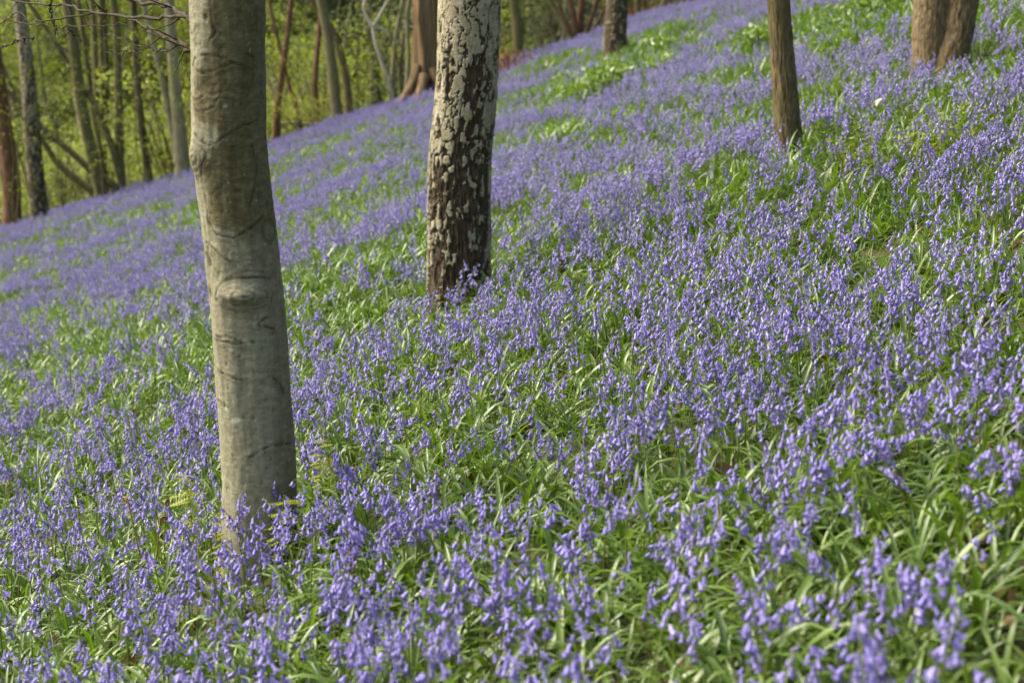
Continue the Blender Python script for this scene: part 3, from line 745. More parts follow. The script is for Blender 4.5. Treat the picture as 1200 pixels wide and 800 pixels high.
def far_tree(name, keys, label, mat, seed, group=None, part='trunk', crown=True, limbs=3, flute=0.0, lo=4.5, nseg=14):
    base = Vector(STEMS[keys[0]][0][0])
    t = empty(name, base, label, 'tree', group)
    for q, k in enumerate(keys):
        obj(part, stem_mesh(k, mat, base, seed=seed * 10 + q, flute=flute, nseg=nseg), t)
    if limbs:
        grow_top(t, *STEMS[keys[0]], mat, seed, lo=lo, n=limbs, length=2.0, crown=crown, cscale=1.1)
    return t


far_tree('tree', ['brown_left'], 'reddish-brown trunk leaning in at the far left edge', B_RED, 11)
me, base, _ = trunk_surface('birch_left', 64, 5.6, .03, lambda A, H, Rm: birch_disp(A, H * .8, Rm, False, 0, (.38, .04)), BIRCH)
t = empty('birch_tree', base, 'white birch with dark foot beside the reddish trunk at the far left', 'tree')
obj('trunk', me, t)
grow_top(t, *STEMS['birch_left'], BIRCH, 12, lo=6.0, n=3)
far_tree('coppiced_tree', ['cop_a', 'cop_b', 'cop_c', 'cop_d', 'cop_e', 'cop_f'], 'many-stemmed coppiced tree with leaning brown poles behind the left skyline', B_OLIVE, 13, part='stem')
far_tree('tree', ['pair_a'], 'thin left one of a close pair of poles behind the coppiced tree', B_OLIVE, 14)
far_tree('tree', ['pair_b'], 'thin right one of a close pair of poles behind the coppiced tree', B_OLIVE, 15)
far_tree('tree', ['dark_a'], 'slender dark pole between the coppiced tree and the pale forked trunk', B_DARK, 16)
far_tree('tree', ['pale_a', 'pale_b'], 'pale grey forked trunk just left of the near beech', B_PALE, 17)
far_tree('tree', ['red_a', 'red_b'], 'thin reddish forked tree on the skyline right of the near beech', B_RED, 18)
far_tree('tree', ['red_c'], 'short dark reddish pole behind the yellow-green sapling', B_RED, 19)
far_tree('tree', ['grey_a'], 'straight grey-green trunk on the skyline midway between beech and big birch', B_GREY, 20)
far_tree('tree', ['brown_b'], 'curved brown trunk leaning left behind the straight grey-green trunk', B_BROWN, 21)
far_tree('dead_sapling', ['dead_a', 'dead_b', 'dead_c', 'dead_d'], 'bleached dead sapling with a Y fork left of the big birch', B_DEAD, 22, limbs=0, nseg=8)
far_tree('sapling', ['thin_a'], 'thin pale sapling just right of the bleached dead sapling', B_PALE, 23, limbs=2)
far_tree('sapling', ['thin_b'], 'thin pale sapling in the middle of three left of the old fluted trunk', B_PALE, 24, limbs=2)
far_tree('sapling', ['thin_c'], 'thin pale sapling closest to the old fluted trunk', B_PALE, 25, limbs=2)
old = far_tree('old_tree', ['old_a'], 'thick old brown fluted trunk with a buttress root behind the big birch', B_OLD, 26, flute=.26, nseg=48)
gz = lambda x, y: float(ground(x, y))
for rp, rr_ in ((((-2.00, 30.85, .55), (-2.12, 30.7, .15), (-2.30, 30.5, -.12), (-2.62, 30.2, gz(-2.62, 30.2) + .05), (-2.95, 29.9, gz(-2.95, 29.9) - .06)), (.11, .11, .08, .05, .02)),
                (((-1.66, 30.8, .5), (-1.55, 30.7, .15), (-1.35, 30.5, gz(-1.35, 30.5) + .05), (-1.1, 30.3, gz(-1.1, 30.3) - .08)), (.13, .12, .08, .03)),
                (((-1.85, 30.7, .35), (-1.92, 30.5, .05), (-2.02, 30.1, gz(-2.02, 30.1) - .08)), (.12, .10, .04))):
    mb = MB()
    C, rr = smooth_path(rp, rr_, 14)
    mb.tube((C - np.array(old.location)).tolist(), rr.tolist(), 10)
    obj('root', mb.mesh('root', B_OLD), old)
far_tree('tree', ['olive_a'], 'olive-brown trunk on the skyline just right of the big birch', B_OLIVE, 27)
far_tree('tree', ['dark_b'], 'dark pole among evergreens between the olive trunk and the fan of stems', B_DARK, 28)
far_tree('coppiced_tree', ['fan_b', 'fan_a', 'fan_c', 'fan_d', 'fan_e'], 'fan of reddish coppice stems left of the small birch', B_RED, 29, part='stem')
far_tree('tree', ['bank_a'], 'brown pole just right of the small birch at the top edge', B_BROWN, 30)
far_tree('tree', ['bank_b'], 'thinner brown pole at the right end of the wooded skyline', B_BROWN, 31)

# poles deeper in the wood
LANDMARKS = [(-.372, 'the left picture edge'), (-.350, 'the reddish leaning trunk'), (-.328, 'the white birch at far left'), (-.300, 'the left poles of the coppiced tree'), (-.276, 'the right poles of the coppiced tree'),
             (-.256, 'the slender dark pole'), (-.232, 'the pale forked trunk'), (-.200, 'the near beech'), (-.160, 'the thin reddish forked tree'), (-.137, 'the short reddish pole'), (-.118, 'the straight grey-green trunk'),
             (-.098, 'the bleached dead sapling'), (-.076, 'the three thin saplings'), (-.055, 'the old fluted trunk'), (-.028, 'the big birch'), (.004, 'the olive-brown trunk'), (.030, 'the dark pole among evergreens'),
             (.050, 'the fan of reddish stems'), (.074, 'the small birch'), (.100, 'the two brown poles on the skyline'), (.140, 'the upper end of the wooded skyline')]


def behind(x, y):
    return min(LANDMARKS, key=lambda q: abs(q[0] - x / y))[1]


def unique(lab, seen={}):
    """later ones in the same sight line stand deeper in the wood"""
    k = seen[lab] = seen.get(lab, 0) + 1
    return lab + ['', ', second', ', third', ', fourth', ', fifth', ', sixth', ', seventh'][min(k - 1, 6)]


rg = random.Random(5)
deep = [(-17.5, 47), (-16.2, 56), (-14.6, 49), (-13.4, 60), (-11.2, 52), (-10.3, 63), (-8.6, 47), (-7.2, 57), (-6.1, 50), (-5.0, 62), (-3.3, 46), (-2.0, 55),
        (-.6, 49), (.9, 60), (2.2, 48), (3.4, 55), (4.8, 47), (5.5, 58), (-19.5, 60), (-21, 52), (-9.0, 44), (-4.2, 43), (1.9, 44)]
for q, (x, y) in enumerate(sorted(deep, key=lambda p: p[1])):
    z = gz(x, y) - .1
    lx, ly = rg.uniform(-.9, .9), rg.uniform(-.4, .4)
    r0 = rg.uniform(.07, .19)
    hgt = rg.uniform(9, 13)
    key = 'deep%d' % q
    STEMS[key] = ([(x + lx * s + rg.uniform(-.12, .12), y + ly * s, z + hgt * s) for s in (0, .15, .3, .45, .6, .8, 1)], [r0 * (1.05 - .8 * s) for s in (0, .15, .3, .45, .6, .8, 1)])
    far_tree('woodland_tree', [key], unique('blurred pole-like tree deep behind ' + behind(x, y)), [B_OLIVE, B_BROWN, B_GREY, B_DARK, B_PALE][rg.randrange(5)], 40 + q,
             group='blurred poles deep in the wood', limbs=2, lo=5)

# thin whips and leaning poles that catch the light in front of the shrubs
rg = random.Random(61)
for q in range(26):
    y = rg.uniform(36.5, 43)
    x = y * (-.37 + .50 * (q + rg.uniform(0, .9)) / 26)
    z = gz(x, y) - .1
    hgt = rg.uniform(4.5, 7.5)
    lx = rg.uniform(-2.4, 1.6)
    r0 = rg.uniform(.022, .05)
    key = 'whip%d' % q
    S = (0, .15, .3, .45, .6, .8, 1)
    bend = rg.uniform(-.5, .5)
    STEMS[key] = ([(x + lx * s + bend * math.sin(3 * s) + rg.uniform(-.06, .06), y + rg.uniform(-.1, .1), z + hgt * s) for s in S], [r0 * (1.05 - .85 * s) for s in S])
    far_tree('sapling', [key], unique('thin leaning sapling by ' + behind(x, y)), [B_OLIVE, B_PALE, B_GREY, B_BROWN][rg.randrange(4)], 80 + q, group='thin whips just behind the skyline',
             limbs=5, lo=.8, crown=False, nseg=8)

# ------------------------------------------------------------------ shrubs behind the skyline
SHRUB_SPRING = [crown_mesh('foliage', 600 + i, 62, 36, 1.6, 3.2, .085, SPRING, .40, .24) for i in range(4)]
SHRUB_DARK = [crown_mesh('foliage', 650 + i, 95, 40, 1.4, 2.8, .080, DARKLEAF, .7, .24) for i in range(3)]


def shrub_branches(seed, mat, n=12, hgt=2.8, rad=1.3, thick=1.0):
    rg = random.Random(seed)
    mb = MB()
    for k in range(n):
        az = rg.uniform(0, 6.28)
        q = rg.uniform(.3, 1) * rad
        e = Vector((math.cos(az) * q, math.sin(az) * q, hgt * rg.uniform(.55, 1)))
        pts = [Vector((0, 0, -.1)).lerp(e, s) + Vector((rg.uniform(-.06, .06), rg.uniform(-.06, .06), .25 * math.sin(s * 3.1))) for s in (0, .25, .5, .75, 1)]
        pts[0] = Vector((rg.uniform(-.05, .05), rg.uniform(-.05, .05), -.1))
        mb.tube(pts, [thick * w for w in (.030, .024, .018, .012, .004)], 5)
        for s in (2, 3):
            e2 = pts[s] + Vector((rg.uniform(-.5, .5), rg.uniform(-.5, .5), rg.uniform(.1, .5))) * min(1, hgt / 2)
            mb.tube([pts[s], (pts[s] + e2) / 2 + Vector((0, 0, .05)), e2], [thick * w for w in (.009, .006, .002)], 4)
    return mb.mesh('branches', mat)


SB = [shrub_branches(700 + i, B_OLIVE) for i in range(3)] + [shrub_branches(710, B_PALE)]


def shrub(loc, sc, foliage, rot, label, cat='shrub', group=None, name='shrub', branches=None, ssc=None):
    t = empty(name, loc, label, cat, group)
    t.rotation_euler = (0, 0, rot)
    t.scale = ssc or (sc, sc, sc)
    obj('branches', branches or SB[int(rot * 10) % 4], t)
    obj('foliage', foliage, t)
    return t


rg = random.Random(21)
spots = []
for q in range(4000):
    y = rg.uniform(38.5, 64)
    x = rg.uniform(-.42 * y - 1, .17 * y)
    sc = rg.uniform(.9, 1.5) * (1 + .018 * (y - 38))
    if all((x - a) ** 2 + (y - b) ** 2 > (1.05 * (sc + c)) ** 2 for a, b, c in spots):
        spots.append((x, y, sc))
    if len(spots) >= 70: break
for x, y, sc in sorted(spots, key=lambda p: p[1]):
    px = x / y
    dark = rg.random() < (.55 if px > 0.0 else .12)
    lab = (unique('dark evergreen shrub in the wood behind ' + behind(x, y)), 'dark shrubs filling the wood') if dark else (unique('bright green leafing shrub in the wood behind ' + behind(x, y)), 'leafing shrubs filling the wood')
    shrub((x, y, gz(x, y) - .05), sc, rg.choice(SHRUB_DARK if dark else SHRUB_SPRING), rg.uniform(0, 6.28), lab[0], group=lab[1], name='evergreen_shrub' if dark else 'leafing_shrub')

# slim saplings in young leaf standing among the skyline trunks
THINLEAF = [crown_mesh('foliage', 820 + i, 26, 20, 1.0, 3.4, .058, SPRING, .35, .20) for i in range(3)]
for q, (x, y, h) in enumerate(((-11.4, 32.4, 1.2), (-10.4, 32.9, 1.15), (-9.3, 32.2, 1.05), (-8.5, 32.8, 1.2), (-7.0, 32.4, 1.0), (-6.1, 33.4, .85), (-4.6, 33.2, .75), (-3.5, 32.6, .7), (-2.7, 32.9, .7), (.7, 35.8, .6))):
    t = shrub((x, y, gz(x, y)), h, THINLEAF[q % 3], q * 1.3, unique('slim sapling in thin young leaf in front of ' + behind(x, y)), 'sapling', 'slim leafing saplings along the skyline', 'leafing_sapling',
              shrub_branches(840 + q, B_OLIVE, 4, 3.4, .8, .5))
    t.children[1].location.z = .5

# low bushy undergrowth in the green gaps of the slope
BUSHY = [crown_mesh('foliage', 860 + i, 26, 12, .34, .34, .085, LEAF, .8, .09) for i in range(3)]
BSTEM = [shrub_branches(870 + i, STALK, 5, .20, .2, .12) for i in range(2)]
rg = random.Random(33)
for q in range(26):
    if q < 16: x, y, lab = rg.uniform(3.0, 4.9), rg.uniform(13.6, 18), 'low bushy green plant in the leafy patch left of the twin trunks'
    else: x, y, lab = rg.uniform(.2, 2.3), rg.uniform(18.6, 21.5), 'low bushy green plant in the green band below the small birch'
    shrub((x, y, gz(x, y)), 1, BUSHY[q % 3], rg.uniform(0, 6.28), lab, 'plant', 'bushy plants: ' + lab[22:], 'bushy_plant', BSTEM[q % 2], (rg.uniform(.7, 1.1),) * 3)

YSPRAY = crown_mesh('foliage', 800, 26, 34, .95, .75, .065, YELLOWLEAF, .25, .17)
shrub((-4.95, 33.6, gz(-4.95, 33.6)), 1, YSPRAY, .3, 'sapling with flat sprays of yellow-green leaves on the skyline near the beech', 'sapling', name='leafing_sapling', branches=shrub_branches(712, B_OLIVE, 6, .75, .8), ssc=(1, 1, 1))
[o for o in bpy.data.objects if o.data == YSPRAY][0].location.z = .45
RUST = crown_mesh('foliage', 810, 30, 40, .55, .55, .06, RUSTLEAF, .9, .16)
shrub((.0, 29.4, gz(0, 29.4)), 1, RUST, 1.3, 'low clump of rusty dead bracken right behind the big birch', 'bracken', name='dead_bracken', branches=shrub_branches(713, B_RED, 7, .5, .5), ssc=(1, 1, 1))
RUST2 = crown_mesh('foliage', 811, 40, 40, 1.6, .7, .07, RUSTLEAF, .9, .24)
shrub((4.25, 38.0, gz(4.25, 38.0) - .1), 1, RUST2, .6, 'brown heap of dead bracken under the trees at the top of the skyline', 'bracken', name='dead_bracken', branches=shrub_branches(714, B_RED, 7, .6, 1.4), ssc=(1.1, 1, 1))

mb = MB()
C, rr = smooth_path([(-5.65, 34.6, .02 + gz(-5.65, 34.6) + .62), (-5.1, 34.5, gz(-5.1, 34.5) + .45), (-4.55, 34.45, gz(-4.55, 34.45) + .25), (-3.9, 34.4, gz(-3.9, 34.4) - .02)], [.03, .035, .04, .045], 14)
mb.tube((C - C[0]).tolist(), rr.tolist(), 8)
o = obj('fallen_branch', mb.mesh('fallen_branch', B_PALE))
o.location = C[0]
tag(o, 'pale fallen branch lying level between the thin poles on the skyline', 'branch')


# ------------------------------------------------------------------ scattering by geometry nodes (only for uncountable masses)
def scatter(name, pts, rot, scl, idx, protos, label, cat=None):
    col = bpy.data.collections.new(name + '_forms')
    for i, me in enumerate(protos):
        col.objects.link(bpy.data.objects.new('%s_form_%02d' % (name, i), me))
    me = bpy.data.meshes.new(name)
    me.from_pydata(pts.tolist(), [], [])
    a = me.attributes.new('rot', 'FLOAT_VECTOR', 'POINT')
    a.data.foreach_set('vector', np.asarray(rot, np.float32).ravel())
    a = me.attributes.new('scl', 'FLOAT_VECTOR', 'POINT')
    a.data.foreach_set('vector', np.asarray(scl, np.float32).ravel())
    a = me.attributes.new('idx', 'INT', 'POINT')
    a.data.foreach_set('value', np.asarray(idx, np.int32).ravel())
    o = obj(name, me)
    ng = bpy.data.node_groups.new(name, 'GeometryNodeTree')
    ng.interface.new_socket('Geometry', in_out='INPUT', socket_type='NodeSocketGeometry')
    ng.interface.new_socket('Geometry', in_out='OUTPUT', socket_type='NodeSocketGeometry')
    N = ng.nodes.new
    gi, go, ip, ci = N('NodeGroupInput'), N('NodeGroupOutput'), N('GeometryNodeInstanceOnPoints'), N('GeometryNodeCollectionInfo')
    ci.inputs['Collection'].default_value = col
    ci.inputs['Separate Children'].default_value = True
    ci.inputs['Reset Children'].default_value = True
    ip.inputs['Pick Instance'].default_value = True
    L = ng.links.new
    L(gi.outputs[0], ip.inputs['Points'])
    L(ci.outputs[0], ip.inputs['Instance'])
    for nm, typ, sock in (('rot', 'FLOAT_VECTOR', 'Rotation'), ('scl', 'FLOAT_VECTOR', 'Scale'), ('idx', 'INT', 'Instance Index')):
        na = N('GeometryNodeInputNamedAttribute')
        na.data_type = typ
        na.inputs['Name'].default_value = nm
        L(na.outputs['Attribute'], ip.inputs[sock])
    L(ip.outputs[0], go.inputs[0])
    md = o.modifiers.new('scatter', 'NODES')
    md.node_group = ng
    tag(o, label, kind='stuff')
    return o


# the far mass of the wood
rgn = np.random.default_rng(77)
n = 760
yy = rgn.uniform(66, 104, n)
xx = rgn.uniform(-.62, .40, n) * yy
zz = ground(xx, yy) + rgn.uniform(-.5, 11, n)
scatter('far_wood', np.stack([xx, yy, zz], -1), np.stack([0 * xx, 0 * xx, rgn.uniform(0, 6.28, n)], -1),
        np.repeat(rgn.uniform(1.5, 2.6, n)[:, None], 3, 1), rgn.choice([0, 1, 2, 3, 4, 5, 6], n, p=[.17, .16, .16, .16, .12, .12, .11]), SHRUB_SPRING + SHRUB_DARK, 'far green mass of the wood closing the view behind the trunks')

# ------------------------------------------------------------------ bluebells
def bell_mesh(name, L, r, flare, mat, n=6):
    mb = MB()
    v, f = [], []
    prof = [(0, .25), (.14, .72), (.42, .95), (.74, 1.0)]
    for z, q in prof:
        for k in range(n):
            w = 2 * math.pi * k / n
            v.append((math.cos(w) * r * q, math.sin(w) * r * q, -z * L))
    for i in range(len(prof) - 1):
        for k in range(n):
            f.append((i * n + k, i * n + (k + 1) % n, (i + 1) * n + (k + 1) % n, (i + 1) * n + k))
    b = (len(prof) - 1) * n
    for k in range(n):                                   # recurved petal tips
        w = 2 * math.pi * (k + .5) / n
        m = len(v)
        v.append((math.cos(w) * r * 1.22, math.sin(w) * r * 1.22, -L * .98))
        v.append((math.cos(w) * r * flare, math.sin(w) * r * flare, -L * .86))
        f += [(b + k, b + (k + 1) % n, m), (b + k, m, m + 1), (b + (k + 1) % n, m + 1, m)]
    mb.add(v, f)
    return mb.mesh(name, mat)


BELLS = [bell_mesh('bell', .0175, .0031, 3.1, PETAL), bell_mesh('bell', .0160, .0034, 3.5, PETAL), bell_mesh('bell', .0145, .0028, 2.2, PETAL), bell_mesh('bell', .0085, .0024, 1.05, BUD)]


def strap(L, w, lean, droop, twist, seg=7):
    """a strap leaf: keeled, arching, tapering to a point"""
    v, f = [], []
    p = Vector((0, 0, 0))
    th = lean
    for i in range(seg + 1):
        t = i / seg
        ww = w * (0.55 + .45 * min(1, t * 4)) * (1 - max(0, (t - .55) / .45) ** 2.2)
        side = Vector((math.sin(twist * t), math.cos(twist * t), 0))
        nrm = Vector((-math.cos(th), 0, math.sin(th)))
        k = .16 + .10 * (1 - t)
        if i == seg:
            v.append(p)
        else:
            v += [p + side * ww * .5 + nrm * ww * k, p, p - side * ww * .5 + nrm * ww * k]
        p = p + Vector((math.sin(th), 0, math.cos(th))) * (L / seg)
        th += droop / seg * (.4 + 1.2 * t)
    for i in range(seg):
        a = i * 3
        if i < seg - 1:
            f += [(a, a + 1, a + 4, a + 3), (a + 1, a + 2, a + 5, a + 4)]
        else:
            f += [(a, a + 1, a + 3), (a + 1, a + 2, a + 3)]
    return v, f


rg = random.Random(99)
LEAVES = []
for q in range(9):
    v, f = strap(rg.uniform(.16, .26), rg.uniform(.011, .015), rg.uniform(.2, .9), rg.uniform(1.2, 2.8), rg.uniform(-.5, .5))
    mb = MB()
    mb.add(v, f)
    LEAVES.append(mb.mesh('leaf', LEAF))


def tuft(seed, n, spread=.035, lmin=.11, lmax=.24, wmin=.009, wmax=.0150):
    rg = random.Random(seed)
    mb = MB()
    for k in range(n):
        v, f = strap(rg.uniform(lmin, lmax), rg.uniform(wmin, wmax), rg.uniform(.10, 1.15), rg.uniform(.6, 3.0), rg.uniform(-1.1, 1.1))
        az = rg.uniform(0, 6.283)
        ro = Matrix.Rotation(az, 4, 'Z')
        off = Vector((rg.gauss(0, spread), rg.gauss(0, spread), 0))
        mb.add([ro @ Vector(p) + off for p in v], f)
    return mb.mesh('leaf_tuft', LEAF)


TUFTS = [tuft(1000 + i, rg.randint(10, 14)) for i in range(12)]


GREEN_PATCHES.append((.90, 2.05, .20, .50))
GREEN_PATCHES += [(4.05, 16.0, .95, 2.2), (3.1, 13.2, .5, .8), (.35, 21.5, .8, 1.0), (1.25, 19.6, .9, 1.1), (2.2, 20.5, .8, 1.2), (2.9, 17.5, .6, 1.0), (-1.2, 9.2, .5, .5)]


class Form:
    """one shape of bluebell: stem with pedicels, and where its bells hang"""
    def __init__(self, seed):
        rg = random.Random(seed)
        self.h = h = rg.uniform(.26, .36)
        nod = rg.uniform(.15, 1.0)
        lean = rg.uniform(0, .16)
        p, th = Vector((0, 0, 0)), lean
        pts = [p.copy()]
        n = 13
        for i in range(n):
            t = (i + 1) / n
            if t > .58: th += nod / (n * .42)
            p = p + Vector((math.sin(th), 0, math.cos(th))) * h / n
            pts.append(p.copy())
        mb = MB()
        mb.tube(pts, [.0021 - .0012 * i / n for i in range(n + 1)], 5)
        self.bells = []
        self.nod = nod
        nb = rg.randint(8, 14)
        lo = rg.uniform(.58, .68)
        for k in range(nb):
            t = lo + (1 - lo) * (k + .3) / nb
            i = min(n - 1, int(t * n))
            q = pts[i].lerp(pts[i + 1], t * n - i)
            az = rg.gauss(0, 1.25) if rg.random() < .75 else rg.uniform(-3.1, 3.1)
            out = Vector((math.cos(az), math.sin(az), 0))
            L = rg.uniform(.007, .013) * (1.2 - .5 * k / nb)
            tip = q + out * L + Vector((0, 0, .004 - .004 * k / nb))
            mb.tube([q, q + out * L * .6 + Vector((0, 0, .004)), tip], [.0008, .0007, .0007], 3, cap=False)
            tilt = rg.uniform(.10, .85) * (1 if k < nb - 2 else .7)
            late = k / nb
            kind = 3 if (late > .82 and rg.random() < .6) else (2 if late > .68 else rg.randint(0, 1))
            sc = rg.uniform(.95, 1.25) * (1.1 - .22 * late)
            M = Matrix.Translation(tip) @ Matrix.Rotation(az, 4, 'Z') @ Matrix.Rotation(-tilt, 4, 'Y') @ Matrix.Rotation(rg.uniform(0, 6), 4, 'Z') @ Matrix.Scale(sc, 4)
            self.bells.append((kind, M))
        self.stem = mb.mesh('stem', STALK)

    def joined(self):
        mb = MB()
        mb.add([v.co for v in self.stem.vertices], [tuple(p.vertices) for p in self.stem.polygons], 0)
        for kind, M in self.bells:
            me = BELLS[kind]
            mb.add([M @ v.co for v in me.vertices], [tuple(p.vertices) for p in me.polygons], 2 if kind == 3 else 1)
        return mb.mesh('bluebell', [STALK, PETAL, BUD])


FORMS = [Form(2000 + i) for i in range(12)]
JOINED = [f.joined() for f in FORMS]

TRUNKS = [(STEMS[k][0][0][0], STEMS[k][0][0][1], STEMS[k][1][0]) for k in ('beech', 'birch', 'young', 'sbirch', 'double_a', 'double_b', 'old_a', 'brown_left', 'birch_left', 'pale_a', 'grey_a')]


FERNS = [(-1.03, 4.34, .09), (-1.10, 4.19, .07), (-.83, 3.84, .07), (-.65, 3.86, .09), (-.62, 4.34, .06)]


def field_points(n, seed, y0=1.45, y1=37.0):
    """even random cover of the hillside the camera can see, with a margin on both sides"""
    rg = np.random.default_rng(seed)
    a, b = .79, 2.4
    Fy = lambda y: a * y * y / 2 + b * y
    u = rg.uniform(Fy(y0), Fy(y1), n)
    y = (-b + np.sqrt(b * b + 2 * a * u)) / a
    x = rg.uniform(-.5, .5, n) * (a * y + b)
    keep = np.ones(n, bool)
    for tx, ty, tr in TRUNKS:
        keep &= (x - tx) ** 2 + (y - ty) ** 2 > (tr * 1.05) ** 2
    for tx, ty, tr in FERNS:
        keep &= ((x - tx) ** 2 + (y - ty) ** 2 > tr ** 2) | (rg.random(n) < .15)
    return x[keep], y[keep], rg


def green(x, y):
    g = np.zeros_like(x)
    for cx, cy, rx, ry in GREEN_PATCHES:
        w = .35 * (fbm(x * 2.2, y * 1.6, 0, 3, 15) - .5)
        g = np.maximum(g, sm(1.25, .55, np.hypot((x - cx) / rx, (y - cy) / ry) + w))
    return g


def flower_density(x, y):
    big = fbm(x / 1.1, y / 1.5, 0, 3, 201)
    mid = fbm(x / .38, y / .45, 0, 3, 231)
    d = .66 - .30 * sm(3.0, 8, y) + 1.3 * (big - .5) + (1.2 + .9 * sm(4, 9, y)) * (mid - .5) + .22 * sm(-.4, -.9, x) * sm(6, 4.6, y)
    return np.clip(d, .03, 1) * (1 - .86 * green(x, y) * (.55 + .45 * sm(3, 6, y)))


# strap leaves: the green floor
x, y, rgn = field_points(86000, 31)
g = green(x, y)
n = len(x)
s = rgn.uniform(.65, 1.12, n) * (1 + g * (.15 + .45 * sm(7, 14, y))) * (.85 + .3 * fbm(x / .8, y / .8, 0, 2, 55))
scatter('bluebell_leaves', np.stack([x, y, ground(x, y) - .012], -1), np.stack([rgn.normal(0, .10, n), rgn.normal(0, .10, n), rgn.uniform(0, 6.28, n)], -1),
        np.stack([s, s, s * rgn.uniform(.85, 1.2, n)], -1), rgn.integers(0, len(TUFTS), n), TUFTS, 'dense cover of arching green strap leaves between the bluebells')

# flowers
x, y, rgn = field_points(104000, 41)
foot = np.zeros(len(x), bool)                            # trodden, sparser ground just below the trunks
for tx, ty, tr in TRUNKS[2:6]:
    foot |= (np.abs(x - tx) < tr * 1.9) & (y < ty) & (y > ty - .6 - .05 * ty)
k = rgn.uniform(0, 1, len(x)) < flower_density(x, y) * np.where(foot, .35, 1)
x, y, foot = x[k], y[k], foot[k]
n = len(x)
z = ground(x, y) - .01
face = rgn.normal(-1.2, 1.5, n)
sc = rgn.uniform(.78, 1.16, n) * np.where(foot, .78, 1)
idx = rgn.integers(0, len(FORMS), n)
tiltx, tilty = rgn.normal(0, .09, n), rgn.normal(0, .09, n)
cp, sp = math.cos(R(12.5)), math.sin(R(12.5))
hz = z + .24 * sc - 1.38
dep = y * cp - hz * sp
u = x / dep * (50 / 36)
v = (y * sp + hz * cp) / dep * (50 / 36)
inview = (np.abs(u) < .5) & (np.abs(v) < .34) & (dep > .5)
near = np.where(inview)[0]
near = near[np.argsort(dep[near])][:300]
rest = np.ones(n, bool)
rest[near] = False
scatter('bluebell_carpet', np.stack([x, y, z], -1)[rest], np.stack([tiltx, tilty, face], -1)[rest], np.repeat(sc[rest][:, None], 3, 1), idx[rest], JOINED,
        'carpet of violet-blue bluebells covering the hillside')

rg = random.Random(7)
for q in near:
    uu, vv = u[q] + .5, .333 - v[q]
    fm = FORMS[idx[q]]
    col = ['at the far left', 'left of the beech foot', 'below the beech foot', 'left of centre', 'at the centre', 'right of centre', 'well right of centre', 'at the far right'][min(7, int(uu * 8))]
    row = 'along the bottom edge' if vv > .58 else ('just above the bottom edge' if vv > .49 else 'higher up the foreground')
    lab = '%s %s bluebell %s, %s' % ('nodding' if fm.nod > .55 else 'nearly upright', 'many-belled' if len(fm.bells) > 11 else 'few-belled', row, col)
    t = empty('bluebell', (x[q], y[q], z[q]), lab, 'bluebell', 'nearest bluebells: ' + lab)
    t.rotation_euler = (tiltx[q], tilty[q], face[q])
    t.scale = (sc[q],) * 3
    obj('stem', fm.stem, t)
    for kind, M in fm.bells:
        b = obj('bell', BELLS[kind], t)
        b.matrix_basis = M
    for w in range(rg.randint(3, 4)):
        b = obj('leaf', rg.choice(LEAVES), t)
        b.rotation_euler = (0, 0, rg.uniform(0, 6.28))
        b.scale = (rg.uniform(.8, 1.1),) * 3


# ------------------------------------------------------------------ ferns at the beech's foot
def leaflet_mesh():
    mb = MB()
    for s in range(7):
        t0 = s / 7
        L = .30 * (1 - t0) ** .7 + .03
        for sg in (-1, 1):
            b = Vector((t0, 0, 0))
            mb.add([b, b + Vector((.06, sg * L * .5, .015)), b + Vector((.10, sg * L, -.02)), b + Vector((.125, sg * L * .45, .01)), b + Vector((.14, 0, 0))], [(0, 1, 2, 3, 4)])
    return mb.mesh('leaflet', FERN)


LEAFLET = leaflet_mesh()


def frond(parent, off, L, az, lean, curl, n, lw, lo=.30, stalk=FERNSTALK, r=.0016, sides=(-1, 1), droop=.35):
    p, th = Vector((0, 0, -.02)), lean
    pts, ths = [p.copy()], [th]
    N = 26
    for i in range(N):
        t = (i + 1) / N
        th += (.25 / N) + (curl / (N * .2) if t > .8 else 0)
        step = L / N * (1 if t < .8 else max(.15, 1 - (t - .8) * 4.0 * min(1, curl / 3)))
        p = p + Vector((math.sin(th), 0, math.cos(th))) * step
        pts.append(p.copy())
        ths.append(th)
    mb = MB()
    mb.tube(pts, [r * (1 - .65 * i / N) for i in range(N + 1)], 5)
    fr = obj('frond', mb.mesh('frond', stalk), parent)
    fr.location = off
    fr.rotation_euler = (0, 0, az)
    rg = random.Random(int(L * 1e4) + n)
    for k in range(n):
        t = lo + (.97 - lo) * k / max(1, n - 1)
        i = min(N, int(t * N))
        e = (t - lo) / (1 - lo)
        ln = lw * (math.sin(math.pi * min(1, .22 + .80 * e)) ** .8) * rg.uniform(.85, 1.1)
        for sg in sides:
            lf = obj('leaflet', LEAFLET, fr)
            lf.location = pts[i]
            lf.scale = (ln, ln, ln)
            lf.rotation_euler = Euler((rg.uniform(-.4, .4), droop + rg.uniform(-.35, .35) - .3 * e, sg * (math.pi / 2 - .25) + rg.uniform(-.2, .2)))
    return fr


def crozier(parent, off, L, az, lean):
    pts, p, th = [Vector((0, 0, -.02))], Vector((0, 0, -.02)), lean
    for i in range(14):
        p = p + Vector((math.sin(th), 0, math.cos(th))) * L / 14
        pts.append(p.copy())
    rad = .012
    for i in range(24):
        th += .42
        p = p + Vector((math.sin(th), 0, math.cos(th))) * (rad * .42 * (1 - i / 30))
        pts.append(p.copy())
    mb = MB()
    mb.tube(pts, [.0024] * 12 + [.0030] * (len(pts) - 12), 6)
    c = obj('crozier', mb.mesh('crozier', FERNSTALK), parent)
    c.location = off
    c.rotation_euler = (0, 0, az)
    return c


def fern(loc, label):
    return empty('fern', (loc[0], loc[1], gz(loc[0], loc[1])), label, 'fern')


